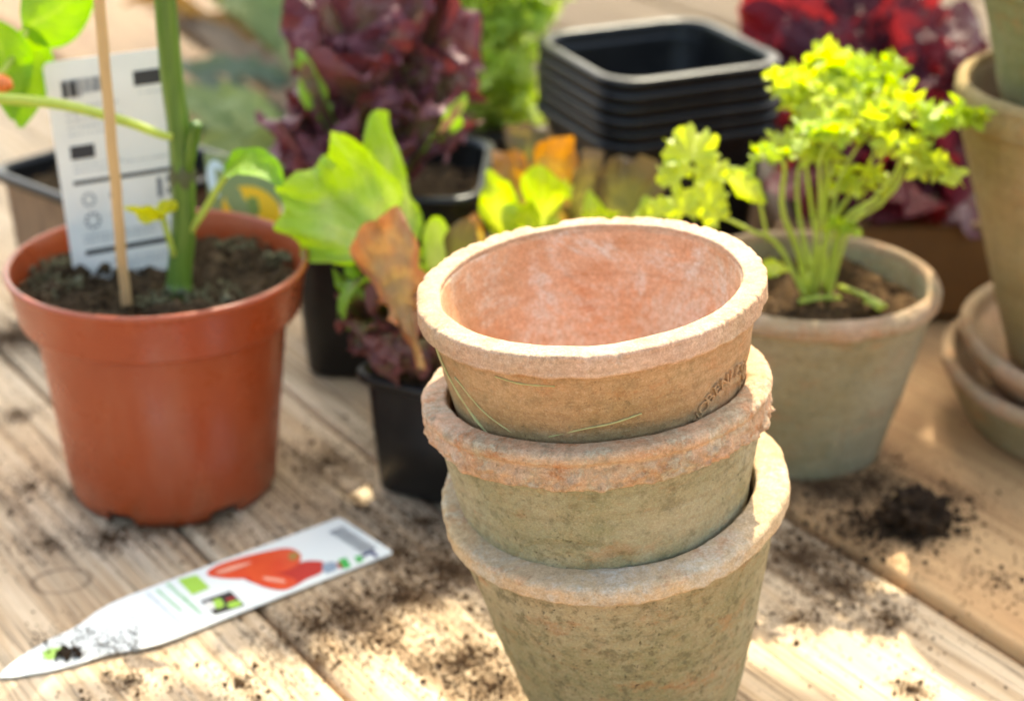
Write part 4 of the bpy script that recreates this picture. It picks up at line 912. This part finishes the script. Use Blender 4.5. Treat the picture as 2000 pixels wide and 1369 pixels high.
# ---------------------------------------------------------------- leeks lying at the back left
lb = on(620, 300, .006); lk = thing('leek', 'bunch of grey-green leek leaves lying on the table at the back left', 'leek', on(600, 260, .0))
strap = lambda u: .55+.45*math.sin(math.pi*min(1, u+.1)) if u < .9 else .55*(1-u)*10*.9+.05
for k, (mt, a_, b_, wd, zz) in enumerate([(L_LEEKB, (640, 265), (330, 60), .0170, .026), (L_LEEKG, (620, 300), (300, 110), .012, .012), (L_LEEK, (600, 330), (330, 190), .020, .012), (L_LEEK, (660, 190), (390, -60), .030, .034), (L_LEEK, (640, 320), (380, 250), .016, .008), (L_DRY, (560, 150), (240, 10), .008, .036), (L_LEEKB, (600, 230), (300, 30), .012, .030), (L_LEEK, (600, 60), (470, -80), .022, .05), (L_LEEK, (560, 120), (420, 10), .02, .045), (L_LEEK, (620, 330), (360, 330), .018, .02), (L_LEEKG, (600, 210), (380, 150), .010, .03), (L_LEEK, (560, 330), (430, 200), .014, .03)]):
    p0, p1 = on(*a_, zz*.4), on(*b_, zz); m1 = p0.lerp(p1, .35)+Vector((0, 0, zz*.7)); m2 = p0.lerp(p1, .7)+Vector((0, 0, zz*.6))
    leaf(lk, mt, [p0, m1, m2, p1], wd, side=(.6, .75, .25+.12*(k % 4)), ruf=.004, freq=5, cup=.5, crk=.003, wob=.4, seed=400+k, prof=strap, round_tip=0)

# ================================================================ loose soil on the table
rng = random.Random(44); mb = MB(); blk = [(.034, .575, .037), (-.1535, .786, .045), (.1345, .815, .037), (.296, .840, .08)]
for (px, py, r, s) in DIRT:
    q = on(px, py)
    for _ in range(int(26000*r*s*r/.03)):
        a, k = rng.uniform(0, 6.28), abs(rng.gauss(0, .6))*r; x, y = q.x+k*math.cos(a), q.y+k*math.sin(a)
        if any(math.hypot(x-bx, y-by) < br for bx, by, br in blk): continue
        sz = rng.uniform(.0002, .0006)*(2.4 if rng.random() < .035 else 1); zz = .0045 if (Vector((x, y, 0)).dot(tnor)) > .5125 else 0
        if (Vector((x, y, 0))-tip).dot(ax) > -.002 and abs((Vector((x, y, 0))-tip).dot(ay)) < HW+.001 and (Vector((x, y, 0))-tip).dot(ax) < LEN: continue
        crumb(mb, (x, y, zz+sz*.2), sz, rng)
for _ in range(900):
    x, y = rng.uniform(-.25, .25), rng.uniform(.57, .95)
    if any(math.hypot(x-bx, y-by) < br for bx, by, br in blk): continue
    zz = .0045 if (Vector((x, y, 0)).dot(tnor)) > .5125 else 0
    if (Vector((x, y, 0))-tip).dot(ax) > -.002 and abs((Vector((x, y, 0))-tip).dot(ay)) < HW+.001: continue
    sz = rng.uniform(.0002, .0007); crumb(mb, (x, y, zz+sz*.2), sz, rng)
o = mb.build('loose_soil', CRUMB, None, False); tag(o, 'loose brown soil crumbs scattered over the wooden table boards', 'soil', None, 'stuff')
# the dark clod with root fibres
cq = on(1785, 1030, .0045); cl = thing('soil_clod', 'dark clod of potting soil with pale root fibres on the right board', 'soil clod', cq)
bm = bmesh.new(); bmesh.ops.create_icosphere(bm, subdivisions=5, radius=1); v = []
for x in bm.verts:
    d = x.co.normalized(); k = 1+.5*fb(d*1.8+Vector((3, 1, 2)), 4)+.32*fb(d*5, 4); v.append((d.x*.0120*k, d.y*.0105*k, max(-.0003, .0055+d.z*.0120*k)))
f = [tuple(y.index for y in x.verts) for x in bm.faces]; bm.free(); obj('clod', v, f, CLODM, cl)
rng = random.Random(6); mbc = MB()
for _ in range(520):
    a, k = rng.uniform(0, 6.28), abs(rng.gauss(0, .5)); rr = .030*k; crumb(mbc, (rr*math.cos(a)*1.3-.010*k, rr*math.sin(a)*.8, max(.0006, .013*(1-k*2.2))+rng.uniform(0, .0015)), rng.uniform(.0005, .0018), rng)
tag(mbc.build('soil_crumbs', CLODM, cl, False), kind='stuff')
ROOT = plain('root_fibre', lin(168, 134, 84), .8)
for k in range(9):
    a = rng.uniform(0, 6.28); p = [Vector((.012*math.cos(a+.5*j)*rng.uniform(.5, 1.2), .012*math.sin(a+.5*j)*rng.uniform(.5, 1.2), .009+.004*rng.random())) for j in range(3)]
    v, f = tube(spline(p, 9), .0004, 5); obj('root_fibre', v, f, ROOT, cl)

# ================================================================ leaves added unseen overhead to cast dappled shade, gaps cut for sunlit spots
LIT = [(potC.location+Vector((0, 0, .10)), .066), (potB.location+Vector((.01, 0, .10)), .066), (potA.location+Vector((.01, 0, .10)), .064), (Vector((.079, 1.03, .134)), .080)]
LIT += [(at(1680, 230, .825), .052), (at(1370, 350, .80), .030), (at(1480, 370, .80), .02), (at(1050, 380, .86), .026), (at(1080, 320, .895), .02)]
LIT += [(at(820, 0, .955), .022), (at(1620, 40, 1.10), .045), (at(1780, 30, 1.10), .045), (at(1700, 350, .99), .008), (at(1850, 300, .99), .006), (at(975, 80, 1.12), .05)]
LIT += [(on(1880, 1090), .017), (on(1840, 1140), .016), (on(1800, 1270), .020), (on(1720, 1330), .022), (on(1870, 1350), .014), (on(1812, 868, .0045), .006), (on(830, 1235), .022), (on(930, 1250), .014), (on(720, 1330), .020), (on(880, 1330), .022), (on(600, 1345), .010)]
LIT += [(at(1872, 140, .82), .008), (on(1835, 690, .03), .005), (at(525, 560, .735), .006), (at(490, 350, .755), .012), (at(290, 255, .75), .006), (at(905, 360, .88), .018), (at(110, 30, .82), .016), (at(300, 400, .75), .006), (on(1720, 570, .08), .015)]
rng = random.Random(17); mb = MB(); sx = Vector((S.y, -S.x, 0)).normalized(); sy = S.cross(sx)
br = thing('added_leaf_screen', 'leaves on a bough, added unseen overhead to cast dappled shade on the table', 'leaf_screen', Vector((0, .75, 0))+S*1.7)
def leaves(x0, x1, y0, y1, step, l0, l1):
    for iy in range(int((y1-y0)/step)):
        for ix in range(int((x1-x0)/step)):
            g = Vector((x0+step*(ix+rng.random()), y0+step*(iy+rng.random()), 0)); L = rng.uniform(l0, l1)
            if any(((g-q).cross(S)).length < r+L*.5 for q, r in LIT): continue
            p = g+S*rng.uniform(1.05, 1.5); n3 = (S+Vector((rng.gauss(0, .3), rng.gauss(0, .3), rng.gauss(0, .3)))).normalized()
            u3 = Vector((rng.gauss(0, 1), rng.gauss(0, 1), rng.gauss(0, 1))); u3 = (u3-n3*u3.dot(n3)).normalized(); v3 = n3.cross(u3)
            pts = [p+u3*(L*math.cos(R(45*j)))+v3*(L*.66*math.sin(R(45*j))) for j in range(8)]+[p+n3*L*.1]
            mb.add(pts, [(8, j, (j+1) % 8) for j in range(8)])
leaves(-.43, .45, .36, 1.06, .0160, .018, .028)
leaves(-.65, .75, 1.06, 1.95, .026, .026, .040)
o = mb.build('screen_foliage', L_SCREEN, br, False, world=True); tag(o, kind='stuff')
SCREEN_BARK = plain('screen_bark', lin(92, 76, 58), .9)
c0 = Vector((0, .75, 0))+S*1.45
v, f = tube(spline([c0+Vector((.9, .5, .25)), c0+Vector((.45, .2, .08)), c0+Vector((0, 0, 0)), c0+Vector((-.4, -.1, -.05))], 24), [.012-.0004*k for k in range(24)], 10); obj('screen_limb', v, f, SCREEN_BARK, br, world=True)
